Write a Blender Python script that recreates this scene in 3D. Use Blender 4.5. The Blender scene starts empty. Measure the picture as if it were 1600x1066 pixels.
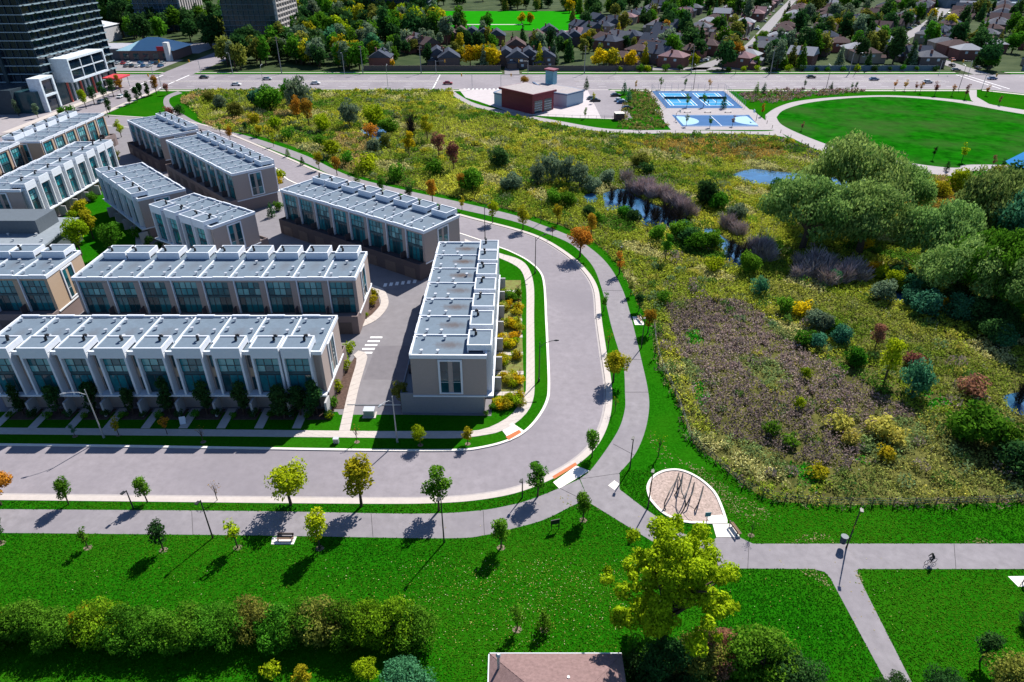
import bpy, math, random
import numpy as np
R = math.radians
random.seed(7)
rng = np.random.default_rng(7)
sc = bpy.context.scene
# ------------------------------------------------------------------ camera, sky, sun, exposure
CH, CP, CF = 60.0, R(31.3), 1045.0          # camera height, pitch below horizon, focal length in photo pixels (1600 wide)
cam = bpy.data.objects.new('camera', bpy.data.cameras.new('camera'))
sc.collection.objects.link(cam); sc.camera = cam
cam.location = (0, 0, CH); cam.rotation_euler = (math.pi/2 - CP, 0, 0)
cam.data.sensor_width = 36; cam.data.lens = CF/1600*36
cam.data.clip_start = 1; cam.data.clip_end = 6000
SUN_EL, SUN_AZ = R(46.5), R(60)             # sun ahead of the camera, to its right-hand side
w = bpy.data.worlds.new('World'); sc.world = w; w.use_nodes = True
nt = w.node_tree; bg = nt.nodes['Background']
sky = nt.nodes.new('ShaderNodeTexSky'); sky.sky_type = 'NISHITA'; sky.sun_disc = False
sky.sun_elevation = SUN_EL; sky.sun_rotation = math.pi/2 - SUN_AZ
sky.dust_density = 0.4; sky.ozone_density = 8.0
nt.links.new(sky.outputs[0], bg.inputs[0]); bg.inputs[1].default_value = 0.075
sun = bpy.data.objects.new('sun', bpy.data.lights.new('sun', 'SUN')); sc.collection.objects.link(sun)
sun.data.energy = 5.0; sun.data.angle = R(0.5); sun.data.color = (1, .95, .87)
sun.rotation_euler = (math.pi/2 - SUN_EL, 0, SUN_AZ + math.pi/2); sun.location = (100, 150, 200)
vs = sc.view_settings; vs.view_transform = 'Standard'; vs.look = 'None'; vs.exposure = 0.85; vs.gamma = 1
sc.cycles.use_denoising = True
sc.cycles.max_bounces = 6; sc.cycles.transparent_max_bounces = 4

# ------------------------------------------------------------------ helpers
C_, S_ = math.cos(CP), math.sin(CP)
def G(u, v, z=0.0):                          # photo measurement -> world point on the level z
    dx, dy = (u-800)/CF, (v-533)/CF
    t = (z-CH)/(-S_-dy*C_)
    return (dx*t, (C_-dy*S_)*t)
def GG(pts, z=0.0): return [G(p[0], p[1], z) for p in pts]
COL = sc.collection.objects
def tag(o, label=None, cat=None, group=None, kind=None):
    if label: o['label'] = label
    if cat: o['category'] = cat
    if group: o['group'] = group
    if kind: o['kind'] = kind
    return o
def empty(name, loc=(0,0,0), rz=0, label=None, cat=None, group=None):
    o = bpy.data.objects.new(name, None); COL.link(o)
    o.location = loc; o.rotation_euler = (0,0,rz); o.empty_display_size = .5
    return tag(o, label, cat, group)
def link(name, mesh, parent=None, loc=(0,0,0), rz=0, scale=None):
    o = bpy.data.objects.new(name, mesh); COL.link(o)
    if parent: o.parent = parent
    o.location = loc; o.rotation_euler = (0,0,rz)
    if scale is not None: o.scale = (scale,)*3 if not hasattr(scale,'__len__') else scale
    return o
class MB:
    def __init__(s): s.v, s.f, s.mi = [], [], []
    def add(s, vs, fs, mi=0):
        b = len(s.v); s.v += [tuple(p) for p in vs]; s.f += [tuple(i+b for i in f) for f in fs]; s.mi += [mi]*len(fs); return s
    def box(s, x0, x1, y0, y1, z0, z1, mi=0):
        return s.add([(x0,y0,z0),(x1,y0,z0),(x1,y1,z0),(x0,y1,z0),(x0,y0,z1),(x1,y0,z1),(x1,y1,z1),(x0,y1,z1)],
              [(0,3,2,1),(4,5,6,7),(0,1,5,4),(1,2,6,5),(2,3,7,6),(3,0,4,7)], mi)
    def poly(s, pts, z, mi=0):
        a = sum(pts[i][0]*pts[(i+1)%len(pts)][1]-pts[(i+1)%len(pts)][0]*pts[i][1] for i in range(len(pts)))
        if a < 0: pts = pts[::-1]
        return s.add([(p[0],p[1],z) for p in pts], [tuple(range(len(pts)))], mi)
    def prism(s, pts, z0, z1, mi=0):
        a = sum(pts[i][0]*pts[(i+1)%len(pts)][1]-pts[(i+1)%len(pts)][0]*pts[i][1] for i in range(len(pts)))
        if a < 0: pts = pts[::-1]
        n = len(pts)
        return s.add([(p[0],p[1],z0) for p in pts]+[(p[0],p[1],z1) for p in pts],
              [tuple(range(n-1,-1,-1)), tuple(range(n,2*n))]+[(i,(i+1)%n,n+(i+1)%n,n+i) for i in range(n)], mi)
    def tube(s, path, rad, n=6, mi=0):
        P = [np.array(p,float) for p in path]; rr = rad if hasattr(rad,'__len__') else [rad]*len(P)
        vs, fs = [], []
        for i, p in enumerate(P):
            d = P[min(i+1,len(P)-1)]-P[max(i-1,0)]; d = d/(np.linalg.norm(d)+1e-9)
            a = np.cross(d, (0,0,1) if abs(d[2])<.9 else (1,0,0)); a /= np.linalg.norm(a); b = np.cross(d,a)
            for k in range(n):
                t = 2*math.pi*k/n; vs.append(p+rr[i]*(math.cos(t)*a+math.sin(t)*b))
        for i in range(len(P)-1):
            for k in range(n):
                fs.append((i*n+k, i*n+(k+1)%n, (i+1)*n+(k+1)%n, (i+1)*n+k))
        fs += [tuple(range(n-1,-1,-1)), tuple(range((len(P)-1)*n, len(P)*n))]
        return s.add(vs, fs, mi)
    def mesh(s, name, *mats):
        m = bpy.data.meshes.new(name); m.from_pydata(s.v, [], s.f)
        for k in mats: m.materials.append(k)
        if len(mats) > 1: m.polygons.foreach_set('material_index', s.mi)
        m.update(); return m
    def build(s, name, mat, parent=None, loc=(0,0,0), rz=0): 
        return link(name, s.mesh(name, *(mat if isinstance(mat,(list,tuple)) else [mat])), parent, loc, rz)
def smooth(pts, k=6):                        # Catmull-Rom through points
    P = [np.array(p,float) for p in pts]; out = []
    for i in range(len(P)-1):
        a, b, c, d = P[max(i-1,0)], P[i], P[i+1], P[min(i+2,len(P)-1)]
        for j in range(k):
            t = j/k; out.append(tuple(.5*((2*b)+(c-a)*t+(2*a-5*b+4*c-d)*t*t+(3*b-a-3*c+d)*t**3)))
    out.append(tuple(P[-1])); return out
def offset(line, d):                         # shift a polyline to its left by d
    L = [np.array(p) for p in line]; o = []
    for i, p in enumerate(L):
        t = L[min(i+1,len(L)-1)]-L[max(i-1,0)]; t = t/(np.linalg.norm(t)+1e-9)
        o.append((p[0]-t[1]*d, p[1]+t[0]*d))
    return o
def resample(line, step):
    L = np.array(line); d = np.r_[0, np.cumsum(np.linalg.norm(np.diff(L,axis=0),axis=1))]
    n = max(2, int(round(d[-1]/step))+1); t = np.linspace(0, d[-1], n)
    return list(zip(np.interp(t,d,L[:,0]), np.interp(t,d,L[:,1])))
def inside(poly, X, Y):
    X = np.asarray(X); Y = np.asarray(Y); r = np.zeros(X.shape, bool); n = len(poly)
    for i in range(n):
        (x0,y0),(x1,y1) = poly[i], poly[(i+1)%n]
        if y0 == y1: continue
        c = ((y0>Y)!=(y1>Y)) & (X < (x1-x0)*(Y-y0)/(y1-y0)+x0); r ^= c
    return r
# ------------------------------------------------------------------ materials
MATS = {}
def M(name, col, rough=.85, var=.18, scale=1.0, bump=0.0, spec=.25, metal=0.0, col2=None, det=6, coat=0, big=None):
    if name in MATS: return MATS[name]
    m = bpy.data.materials.new(name); m.use_nodes = True; n = m.node_tree.nodes; l = m.node_tree.links
    p = n['Principled BSDF']; p.inputs['Roughness'].default_value = rough; p.inputs['Metallic'].default_value = metal
    p.inputs['Specular IOR Level'].default_value = spec
    tc = n.new('ShaderNodeTexCoord'); no = n.new('ShaderNodeTexNoise'); no.inputs['Scale'].default_value = scale; no.inputs['Detail'].default_value = det
    no.inputs['Roughness'].default_value = .65
    l.new(tc.outputs['Object'], no.inputs['Vector'])
    cr = n.new('ShaderNodeValToRGB'); cr.color_ramp.elements[0].position = .3; cr.color_ramp.elements[1].position = .7
    a = [c*(1-var) for c in col]; b = [c*(1+var) for c in (col2 or col)]
    cr.color_ramp.elements[0].color = (*a,1); cr.color_ramp.elements[1].color = (*b,1)
    l.new(no.outputs[0], cr.inputs[0]); out = cr.outputs[0]
    if big:                                  # (scale, colour, amount): broad patches of another colour
        n2 = n.new('ShaderNodeTexNoise'); n2.inputs['Scale'].default_value = big[0]; n2.inputs['Detail'].default_value = 4
        l.new(tc.outputs['Object'], n2.inputs['Vector'])
        r2 = n.new('ShaderNodeMapRange'); r2.inputs[1].default_value = .42; r2.inputs[2].default_value = .68; r2.inputs[4].default_value = big[2]
        l.new(n2.outputs[0], r2.inputs[0])
        mx = n.new('ShaderNodeMix'); mx.data_type = 'RGBA'; l.new(r2.outputs[0], mx.inputs[0]); l.new(out, mx.inputs[6]); mx.inputs[7].default_value = (*big[1],1)
        out = mx.outputs[2]
    l.new(out, p.inputs['Base Color'])
    if bump:
        bp = n.new('ShaderNodeBump'); bp.inputs['Strength'].default_value = bump; bp.inputs['Distance'].default_value = .05
        l.new(no.outputs[0], bp.inputs['Height']); l.new(bp.outputs[0], p.inputs['Normal'])
    MATS[name] = m; return m
LEAF = {}
PAL = {'dark':((.012,.05,.016),(.05,.13,.03)), 'green':((.03,.12,.008),(.10,.27,.018)), 'char':((.02,.016,.016),(.06,.05,.05)), 'leafy':((.055,.13,.006),(.19,.32,.012)), 'straw':((.26,.27,.04),(.55,.52,.10)), 'sunny':((.15,.23,.006),(.46,.56,.015)), 'lime':((.11,.20,.006),(.36,.47,.012)),
 'yellow':((.32,.24,.006),(.72,.50,.012)), 'orange':((.26,.13,.015),(.52,.28,.025)), 'red':((.17,.07,.055),(.32,.15,.09)),
 'grey':((.075,.13,.075),(.19,.26,.15)), 'twig':((.24,.19,.18),(.46,.37,.35)), 'teal':((.02,.10,.05),(.08,.25,.13)),
 'olive':((.08,.11,.016),(.23,.25,.045)), 'amber':((.20,.22,.01),(.52,.45,.02)), 'willow':((.06,.15,.03),(.28,.42,.11))}
def leafmat(pal):
    if pal in LEAF: return LEAF[pal]
    m = bpy.data.materials.new('foliage_'+pal); m.use_nodes = True; n = m.node_tree.nodes; l = m.node_tree.links
    n.clear(); out = n.new('ShaderNodeOutputMaterial')
    at = n.new('ShaderNodeAttribute'); at.attribute_name = 'v'; oi = n.new('ShaderNodeObjectInfo')
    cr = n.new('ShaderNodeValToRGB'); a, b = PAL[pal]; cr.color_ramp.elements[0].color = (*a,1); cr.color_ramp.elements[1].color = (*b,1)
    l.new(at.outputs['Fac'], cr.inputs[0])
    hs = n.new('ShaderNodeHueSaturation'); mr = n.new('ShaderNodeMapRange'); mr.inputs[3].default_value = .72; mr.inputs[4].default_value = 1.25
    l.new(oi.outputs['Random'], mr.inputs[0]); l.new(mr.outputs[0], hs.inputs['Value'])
    m2 = n.new('ShaderNodeMapRange'); m2.inputs[3].default_value = .478; m2.inputs[4].default_value = .515
    ml = n.new('ShaderNodeMath'); ml.operation = 'FRACT'; mm = n.new('ShaderNodeMath'); mm.operation = 'MULTIPLY'; mm.inputs[1].default_value = 17.3
    l.new(oi.outputs['Random'], mm.inputs[0]); l.new(mm.outputs[0], ml.inputs[0]); l.new(ml.outputs[0], m2.inputs[0]); l.new(m2.outputs[0], hs.inputs['Hue'])
    l.new(cr.outputs[0], hs.inputs['Color'])
    d = n.new('ShaderNodeBsdfDiffuse'); t = n.new('ShaderNodeBsdfTranslucent'); mx = n.new('ShaderNodeMixShader'); mx.inputs[0].default_value = .38 if pal not in ('twig','char') else .05
    l.new(hs.outputs[0], d.inputs[0]); l.new(hs.outputs[0], t.inputs[0]); l.new(d.outputs[0], mx.inputs[1]); l.new(t.outputs[0], mx.inputs[2]); l.new(mx.outputs[0], out.inputs[0])
    LEAF[pal] = m; return m
def colmat(name, trans=.25):                 # foliage coloured per leaf
    m = bpy.data.materials.new(name); m.use_nodes = True; n = m.node_tree.nodes; l = m.node_tree.links
    n.clear(); out = n.new('ShaderNodeOutputMaterial'); at = n.new('ShaderNodeAttribute'); at.attribute_name = 'c'
    d = n.new('ShaderNodeBsdfDiffuse'); t = n.new('ShaderNodeBsdfTranslucent'); mx = n.new('ShaderNodeMixShader'); mx.inputs[0].default_value = trans
    l.new(at.outputs[0], d.inputs[0]); l.new(at.outputs[0], t.inputs[0]); l.new(d.outputs[0], mx.inputs[1]); l.new(t.outputs[0], mx.inputs[2]); l.new(mx.outputs[0], out.inputs[0])
    return m
LAWN = M('lawn_grass', (.005,.066,.001), .95, .4, 4.0, .15, .0, col2=(.011,.10,.002), det=14, big=(.09,(.022,.105,.003),.6))
FIELD = M('field_grass', (.003,.066,.002), .98, .35, .25, .3, .0, col2=(.006,.10,.002), det=8, big=(.05,(.035,.075,.018),.7))
MEADG = M('meadow_soil', (.05,.06,.014), .95, .5, .35, .5, .05, col2=(.085,.085,.022), det=10)
ASPH = M('light_asphalt', (.225,.205,.225), .9, .14, .8, .15, .15, det=14, big=(.05,(.175,.16,.18),.8))
ASPH2 = M('dark_asphalt', (.17,.16,.175), .85, .12, .6, .1, .3, det=12)
PATHM = M('path_asphalt', (.205,.19,.205), .9, .16, .9, .1, .3, det=12, big=(.12,(.17,.155,.175),.5))
CONC = M('concrete', (.42,.375,.35), .8, .08, 1.5, .05, .3, det=8)
PALEP = M('pale_path', (.27,.245,.255), .85, .1, .5, .1, .3)
CONCW = M('bright_concrete', (.66,.62,.57), .8, .07, 1.5, .05, .3)
WHITE = M('white_panel', (.63,.66,.71), .5, .03, 2, 0, .4)
PAINT = M('road_paint', (.72,.72,.72), .7, .15, 3, 0, .2)
BEIGE = M('beige_brick', (.34,.28,.255), .8, .06, 6, .1, .2)
TAN = M('tan_brick', (.42,.31,.22), .8, .06, 6, .1, .2)
TAUPE = M('taupe_brick', (.20,.155,.15), .8, .08, 6, .1, .2)
DARKB = M('dark_brick', (.075,.06,.065), .8, .12, 6, .1, .25)
GDOOR = M('garage_panel', (.11,.085,.08), .6, .06, 3, 0, .3)
STONE = M('grey_stone', (.36,.36,.37), .75, .08, 4, .1, .3)
FRAME = M('window_frame', (.03,.05,.06), .5, .05, 3, 0, .4)
FRAMEW = M('window_frame_pale', (.55,.6,.63), .5, .04, 3, 0, .4)
METAL = M('grey_metal', (.5,.52,.55), .4, .05, 5, 0, .5, .3)
BLACK = M('black_metal', (.015,.015,.018), .5, .1, 5, 0, .4)
GALV = M('galvanised_steel', (.36,.38,.40), .45, .08, 4, 0, .5, .4)
BARK = M('bark', (.07,.05,.038), .95, .35, 4, .4, .1)
BARKD = M('dead_bark', (.03,.025,.025), .95, .3, 4, .4, .1)
WOOD = M('wood', (.20,.13,.08), .8, .2, 5, .2, .2)
MULCH = M('mulch_bed', (.085,.055,.045), .95, .4, 3, .5, .1)
MULD = M('tree_mulch', (.17,.13,.10), .95, .3, 4, .5, .1)
WCHIP = M('wood_chips', (.30,.235,.20), .95, .35, 4, .6, .1, col2=(.36,.28,.25), det=12)
BRICKP = M('tactile_red', (.42,.13,.05), .8, .1, 4, .1, .2)
def glass(name, c, rough=.06):
    m = M(name, c, rough, .35, .35, 0, .6, det=2); return m
GL = [glass('glass_teal',(.025,.26,.30)), glass('glass_mid',(.015,.14,.17)), glass('glass_dark',(.008,.05,.065)), glass('glass_pale',(.14,.42,.44))]
def water(name, c):
    m = M(name, c, .04, .3, .3, 0, .9, det=3); n = m.node_tree.nodes; l = m.node_tree.links
    no = n.new('ShaderNodeTexNoise'); no.inputs['Scale'].default_value = 1.2; bp = n.new('ShaderNodeBump'); bp.inputs['Strength'].default_value = .15; bp.inputs['Distance'].default_value = .05
    tc = [q for q in n if q.type == 'TEX_COORD'][0]; l.new(tc.outputs['Object'], no.inputs['Vector']); l.new(no.outputs[0], bp.inputs['Height']); l.new(bp.outputs[0], n['Principled BSDF'].inputs['Normal'])
    return m
WATER = water('pond_water', (.03,.10,.20))
def roofmat():                               # grey membrane with a soot ring around each unit's drain
    m = M('roof_membrane', (.115,.155,.20), .8, .10, 1.2, .05, .25, det=10); n = m.node_tree.nodes; l = m.node_tree.links
    p = n['Principled BSDF']; src = p.inputs['Base Color'].links[0].from_socket
    tc = [q for q in n if q.type == 'TEX_COORD'][0]
    mp = n.new('ShaderNodeMapping'); mp.inputs['Location'].default_value = (-2.6,-5.2,0)
    l.new(tc.outputs['Object'], mp.inputs[0])
    sp = n.new('ShaderNodeVectorMath'); sp.operation = 'MULTIPLY'; sp.inputs[1].default_value = (.95,.46,0); l.new(mp.outputs[0], sp.inputs[0])
    ln = n.new('ShaderNodeVectorMath'); ln.operation = 'LENGTH'; l.new(sp.outputs[0], ln.inputs[0])
    no = n.new('ShaderNodeTexNoise'); no.inputs['Scale'].default_value = 1.7; l.new(tc.outputs['Object'], no.inputs['Vector'])
    ad = n.new('ShaderNodeMath'); ad.operation = 'ADD'; l.new(ln.outputs['Value'], ad.inputs[0]); l.new(no.outputs[0], ad.inputs[1])
    mr = n.new('ShaderNodeMapRange'); mr.inputs[1].default_value = .75; mr.inputs[2].default_value = 1.7; mr.inputs[3].default_value = .9; mr.inputs[4].default_value = 0
    l.new(ad.outputs[0], mr.inputs[0])
    oi = n.new('ShaderNodeObjectInfo'); mu = n.new('ShaderNodeMath'); mu.operation = 'MULTIPLY'; l.new(mr.outputs[0], mu.inputs[0]); l.new(oi.outputs['Color'], mu.inputs[1])
    mx = n.new('ShaderNodeMix'); mx.data_type = 'RGBA'; l.new(mu.outputs[0], mx.inputs[0]); l.new(src, mx.inputs[6]); mx.inputs[7].default_value = (.07,.05,.045,1)
    l.new(mx.outputs[2], p.inputs['Base Color']); return m
ROOF = roofmat()
# ------------------------------------------------------------------ the setting: ground, roads, paths
def struct(name, mb, mat, label=None, parent=None):
    o = mb.build(name, mat, parent); tag(o, label, None, None, 'structure'); return o
Z_R, Z_L, Z_S = 0.02, 0.12, 0.15             # carriageway, lawn, sidewalk levels
b = MB(); b.poly([(-3000,-300),(3000,-300),(3000,4000),(-3000,4000)], -0.06)
struct('ground', b, M('suburb_ground', (.02,.05,.014), .95, .4, .06, .2, .05, col2=(.045,.06,.025), det=10), 'dark green suburban ground under trees and houses')
road_out = smooth(GG([(150,180),(215,184),(270,188),(327,199),(400,228),(454,251),(501,271),(600,302),(716,337),(800,359),(843,374),(881,397),(909,422),(927,452),(932,500),(939,551),(946,601),(945.6,637),(937,670),(919,700),(889,725),(850,746),(800,764.5),(740,775),(680,779),(600,780),(400,778.5),(0,774),(-250,772),(-550,770)]))
road_in = smooth(GG([(150,196),(250,203),(305,213),(350,229),(430,262),(461,286),(600,328),(726,367),(782,387),(800,394),(825,407),(845,425),(852,447),(855,500),(857,538),(859.5,601),(856,629),(840,657),(818,678.5),(790,692),(755,701),(717,705.5),(628,706),(501,704.5),(200,699.5),(0,697),(-250,695),(-550,693)]))
b = MB(); b.poly(road_out+road_in[::-1], Z_R)
struct('crescent_road', b, ASPH, 'pale grey asphalt crescent road bending around the townhouses')
def ribbon(name, line, w0, w1, z0, z1, mat, label=None, step=None):
    a, c = offset(line, w0), offset(line, w1); m = MB()
    for i in range(len(line)-1): m.prism([a[i],a[i+1],c[i+1],c[i]], z0, z1)
    return struct(name, m, mat, label)
def slabs(name, e0, e1, mat, label, step=1.6, z=Z_S):   # a walk made of separate concrete slabs
    a = resample(e0, step); n = len(a)
    t = np.linspace(0,1,n); L = np.array(e1); d = np.r_[0,np.cumsum(np.linalg.norm(np.diff(L,axis=0),axis=1))]; d /= d[-1]
    c = list(zip(np.interp(t,d,L[:,0]), np.interp(t,d,L[:,1])))
    o = empty(name, (0,0,0)); tag(o, label, None, None, 'structure')
    for i in range(n-1):
        f = .012
        q = [tuple(np.array(x)*(1-g)+np.array(y)*g) for x,y,g in ((a[i],a[i+1],f),(a[i],a[i+1],1-f),(c[i],c[i+1],1-f),(c[i],c[i+1],f))]
        MB().prism(q, z-.07, z+random.uniform(-.006,.006)).build('slab', mat, o)
    return o
# road_out runs from far end to near end: land outside is on its left; road_in: inner land on its right
ribbon('outer_kerb', road_out, 0, .95, 0, .155, CONC, 'pale concrete kerb and strip on the outer side of the crescent')
ribbon('inner_kerb', road_in, 0, -.38, 0, .15, CONCW, 'pale concrete kerb on the townhouse side of the crescent')
ribbon('gutter', road_out, -.35, -.02, 0, Z_R+.006, M('gutter_concrete',(.33,.30,.30),.8,.1,1.5), 'concrete gutter along the outer kerb')
# outer land: lawn sheet beyond the outer kerb
ol = offset(road_out, .5)
b = MB(); b.poly(ol[5:]+[(-150,5),(260,5),(330,317.4),(-158.5,317.4),(-158.5,ol[3][1]-.2)], Z_L); struct('park_lawn', b, LAWN, 'bright green mown park lawn')
il = offset(road_in, -.3)
b = MB(); b.poly([p for p in il]+[(-158.5,72),(-158.5,240)], .09); struct('townhouse_lot', b, ASPH2, 'grey asphalt lanes between the townhouse blocks')
# arterial road
b = MB(); b.box(-420,420,318.2,355.5,-.05,Z_R); struct('arterial_road', b, ASPH, 'wide pale arterial road across the top')
b = MB(); b.box(-420,-33,336.6,337.6,0,.13); b.box(30,205,336.8,337.5,0,.13); struct('median', b, CONC, 'thin concrete median on the arterial road')
for i,(x0,x1,y0,y1) in enumerate([(-420,-177,355.5,364),(-160,-5,355.5,364),(5,225,355.5,364),(250,420,355.5,364)]):
    b = MB(); b.box(x0,x1,y0+.3,y1,-.05,.1); struct('verge_lawn', b, LAWN, 'strip of bright grass verge along the arterial road')
    b = MB(); b.box(x0,x1,y0,y0+.3,-.05,.15); struct('kerb', b, CONC)
    b = MB(); b.box(x0,x1,y1-4,y1-2.4,.1,.125); struct('sidewalk', b, CONC)
b = MB(); b.box(-158,-20,317.4,318.2,-.05,.15); b.box(-3,28,317.4,318.2,-.05,.15); b.box(45,212,317.4,318.2,-.05,.15); struct('kerb', b, CONC)
b = MB(); b.box(-158,-21,313.6,315.4,.1,.16); b.box(44,205,313.6,315.4,.1,.16); struct('sidewalk', b, CONC, 'concrete sidewalk along the near side of the arterial road')
b = MB()
for y in (324.4,330.6,343.4,349.4):
    for k in range(-40,42):
        if abs(k*10+20)<18 or 205<k*10<250: continue
        b.box(k*10,k*10+3.5,y-.09,y+.09,Z_R,Z_R+.006)
for y in (335.9,338.4): b.box(-410,-34,y-.08,y+.08,Z_R,Z_R+.006); b.box(32,208,y-.08,y+.08,Z_R,Z_R+.006)
for x in (-36,222.2,226): b.box(x-.25,x+.25,319,355,Z_R,Z_R+.006)
for k in range(9): b.box(-22+k*1.9,-21.1+k*1.9,316.2,319.6,Z_R+.01,Z_R+.016)
for x in (-174,-161): b.box(x-.3,x+.3,320,354,Z_R,Z_R+.006)
struct('road_markings', b, PAINT, 'white lane lines and stop lines on the arterial road')
# side street with the tower
b = MB(); b.box(-177,-162,150,318.3,-.05,Z_R+.004); b.box(-177,-160,355.4,520,-.05,Z_R+.004); struct('side_street', b, ASPH, 'side street running past the dark glass tower')
b = MB(); b.box(-161.4,-159,215,317,-.05,.16); b.box(-180.5,-177.5,240,317,-.05,.16); struct('sidewalk', b, CONC, 'concrete sidewalks along the side street by the tower')
b = MB(); b.poly([(-158.4,270),(-158.4,313),(-148,313),(-151,300),(-154,280)], .13); struct('corner_lawn', b, LAWN)
b = MB(); b.box(-240,-178,150,317,-.05,.1); struct('tower_forecourt', b, PALEP, 'paved forecourt around the glass tower')
# streets in the suburb
def street(line, wd, name='suburb_street'):
    a, c = offset(line, wd/2), offset(line, -wd/2); m = MB()
    for i in range(len(line)-1): m.add([(*a[i],.02),(*a[i+1],.02),(*c[i+1],.02),(*c[i],.02)], [(3,2,1,0)])
    return struct(name, m, ASPH2)
ST1 = [(96,356),(98,372),(120,405),(145,445),(186,538),(230,640),(300,800)]
ST2 = [(236,354),(238,400),(246,465),(285,520),(335,590),(420,720),(500,850)]
ST3 = [(52,372),(140,374)]
ST4 = [(0,354),(2,395),(20,460),(40,540)]
for q in (ST1, ST2, ST3, ST4): street(smooth(q,5), 9 if q is ST2 else 7.5)
b = MB(); b.poly([(-62,535),(52,535),(62,680),(-66,680)], .05); struct('sports_field', b, M('sports_grass',(.012,.20,.004),.95,.1,.1,0,0), 'vivid green sports field beyond the houses')
b = MB(); b.box(-46,8,571,575,.05,.06); struct('field_path', b, CONC)
# south-east leg of the far crossing
b = MB(); b.poly([(213,318.3),(260,318.3),(330,260),(330,236),(262,284),(228,305)], Z_L+.02); struct('south_street', b, ASPH, 'street leaving the far crossing past the park')
ribbon('kerb', [(212,316.4),(228,303.5),(262,282.5),(330,234)], 0, -2, .1, .16, CONC)
# lanes, bays and lawn inside the lot
zi = .13
inner_walk_a = smooth(GG([(726,374),(760,388),(782,397),(811,406),(826,420),(834,447),(834.5,500),(835.4,588),(833,626),(818,652),(785,674.5),(745,683),(716,686),(628,686),(450,684),(400,683.5),(0,679.7),(-250,678),(-550,676)]))
inner_walk_b = smooth(GG([(726,381),(755,393),(775,402),(800,413),(815,425),(822,450),(822.5,500),(822,600),(820,614),(810,634),(797,651),(767,668),(740,674.5),(700,675),(628,675),(577,675),(400,673),(0,669.6),(-250,668),(-550,666)]))
b = MB(); b.poly(il[48:]+[(-112,78.5),(-25.6,78.5),(-25.2,77.8),(-15,77.8),(-15.9,77.8),(-3,77.5),(-2.9,118),(-4,122)], zi-.005)
struct('front_lawn', b, LAWN, 'green front lawns around the townhouse ends')
slabs('inner_sidewalk', inner_walk_a, inner_walk_b, CONC, 'curving concrete sidewalk in front of the townhouses', z=.16)
b = MB(); b.poly(GG([(785,674.5),(800,662),(821,676),(797,690)]), .163); struct('corner_ramp', b, CONCW, 'bright concrete corner ramp')
b = MB(); b.poly(GG([(790,684),(811,673),(815,677),(795,689)]), .168); struct('tactile_plate', b, BRICKP, 'rust red tactile plate on the corner ramp')
# lane walks beside row ends
for nm,e0,e1 in (('lane_walk',[(545,684),(560,610),(574,560),(571,552),(560,549)],[(528,684),(545,610),(556,572),(557,560),(552,556)]),
                 ('lane_walk',[(566,512),(590,500),(606,480),(606,465),(598,452),(582,446)],[(562,505),(580,494),(594,478),(594,467),(588,457),(580,453)])):
    slabs(nm, smooth(GG(e0)), smooth(GG(e1)), CONC, 'pale concrete walk edging the lane', 1.5, z=.17)
for q in ([(562,548),(556,572),(540,640),(520,640),(527,600)], [(560,505),(580,494),(594,478),(590,458),(578,455)]):
    b = MB(); b.poly(GG(q), .14); struct('planting_bed', b, MULCH)
b = MB()
for k in range(5):
    x, y = G(588+k*-4.0, 528+k*6.0); b.box(x-1.05+0*k,x+1.05,y-.25,y+.25,.09,.1)
for k in range(6):
    x, y = G(602+k*9.2, 446-k*1.1); b.box(x-.32,x+.32,y-.75,y+.75,.09,.1)
struct('crosswalk_bars', b, PAINT, 'white crosswalk bars on the lanes')
b = MB(); b.tube([(*p,.17) for p in GG([(543,634),(646,634.5),(660,632)])], .12, 4); struct('lane_end_kerb', b, CONCW, 'pale kerb closing the lane end')
# multi-use path outside the crescent
pa = smooth(GG([(285,146),(266,154),(268,166),(291,182),(315,194),(354,205),(400,217),(476,243),(542,274),(623,295.6),(716,316),(800,336),(838,349),(894,371),(927,392),(952,417),(972,452),(985,493),(1002,563),(1012,609),(1014,640),(1007,677),(992,711),(968,740)]))
pb = smooth(GG([(278,143),(258,152),(258,168),(282,186),(304,199),(340,208),(400,225),(470,252),(536,281),(628,304),(706,325),(800,346),(850,364),(888,380),(909,397),(929,422),(944,465),(955,510),(967,550),(974.6,576),(976.5,615),(976,642),(964,677),(927,731),(905,750)]))
b = MB(); b.poly(pa+pb[::-1], Z_L+.012); struct('cycle_path', b, PATHM, 'asphalt path following the outside of the crescent')
pu = smooth(GG([(905,750),(874,764),(834,780),(800,790),(740,800),(640,804),(400,800),(0,797),(-250,796),(-550,794)]))
pl = smooth(GG([(921,786),(900,789),(851,813),(800,827.5),(760,837),(690,842.5),(400,838),(0,834),(-250,832),(-550,830)]))
b = MB(); b.poly(pu+pl[::-1], Z_L+.016); struct('lawn_path', b, PATHM, 'asphalt path along the lower lawn')
JUNC = GG([(906,749),(968,740),(968,766),(1003,793),(1060,832),(1111,851),(2400,850.5),(2400,890.5),(1340,890.5),(1339,897),(1352,925),(1430,1080),(1391,1080),(1297,905),(1288,895),(1270,890.5),(1130,889.5),(1060,872),(984,826),(921,787)])
b = MB(); b.poly(JUNC, Z_L+.020)
struct('path_junction', b, PATHM, 'asphalt path junction and branches on the lawn')
b = MB(); b.poly(GG([(864,755),(900,729),(921,737),(874,765)]), Z_L+.03); struct('ramp_slab', b, CONCW, 'bright concrete ramp slab from kerb to path')
b = MB(); b.poly(GG([(863,746),(899,724),(902,728),(866,750)]), Z_L+.036); struct('tactile_plate', b, BRICKP, 'rust red tactile plate beside the ramp slab')
b = MB(); b.poly(GG([(950,760),(960,752),(968,758),(960,767)]), Z_L+.03); struct('lamp_pad', b, CONCW)
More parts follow.
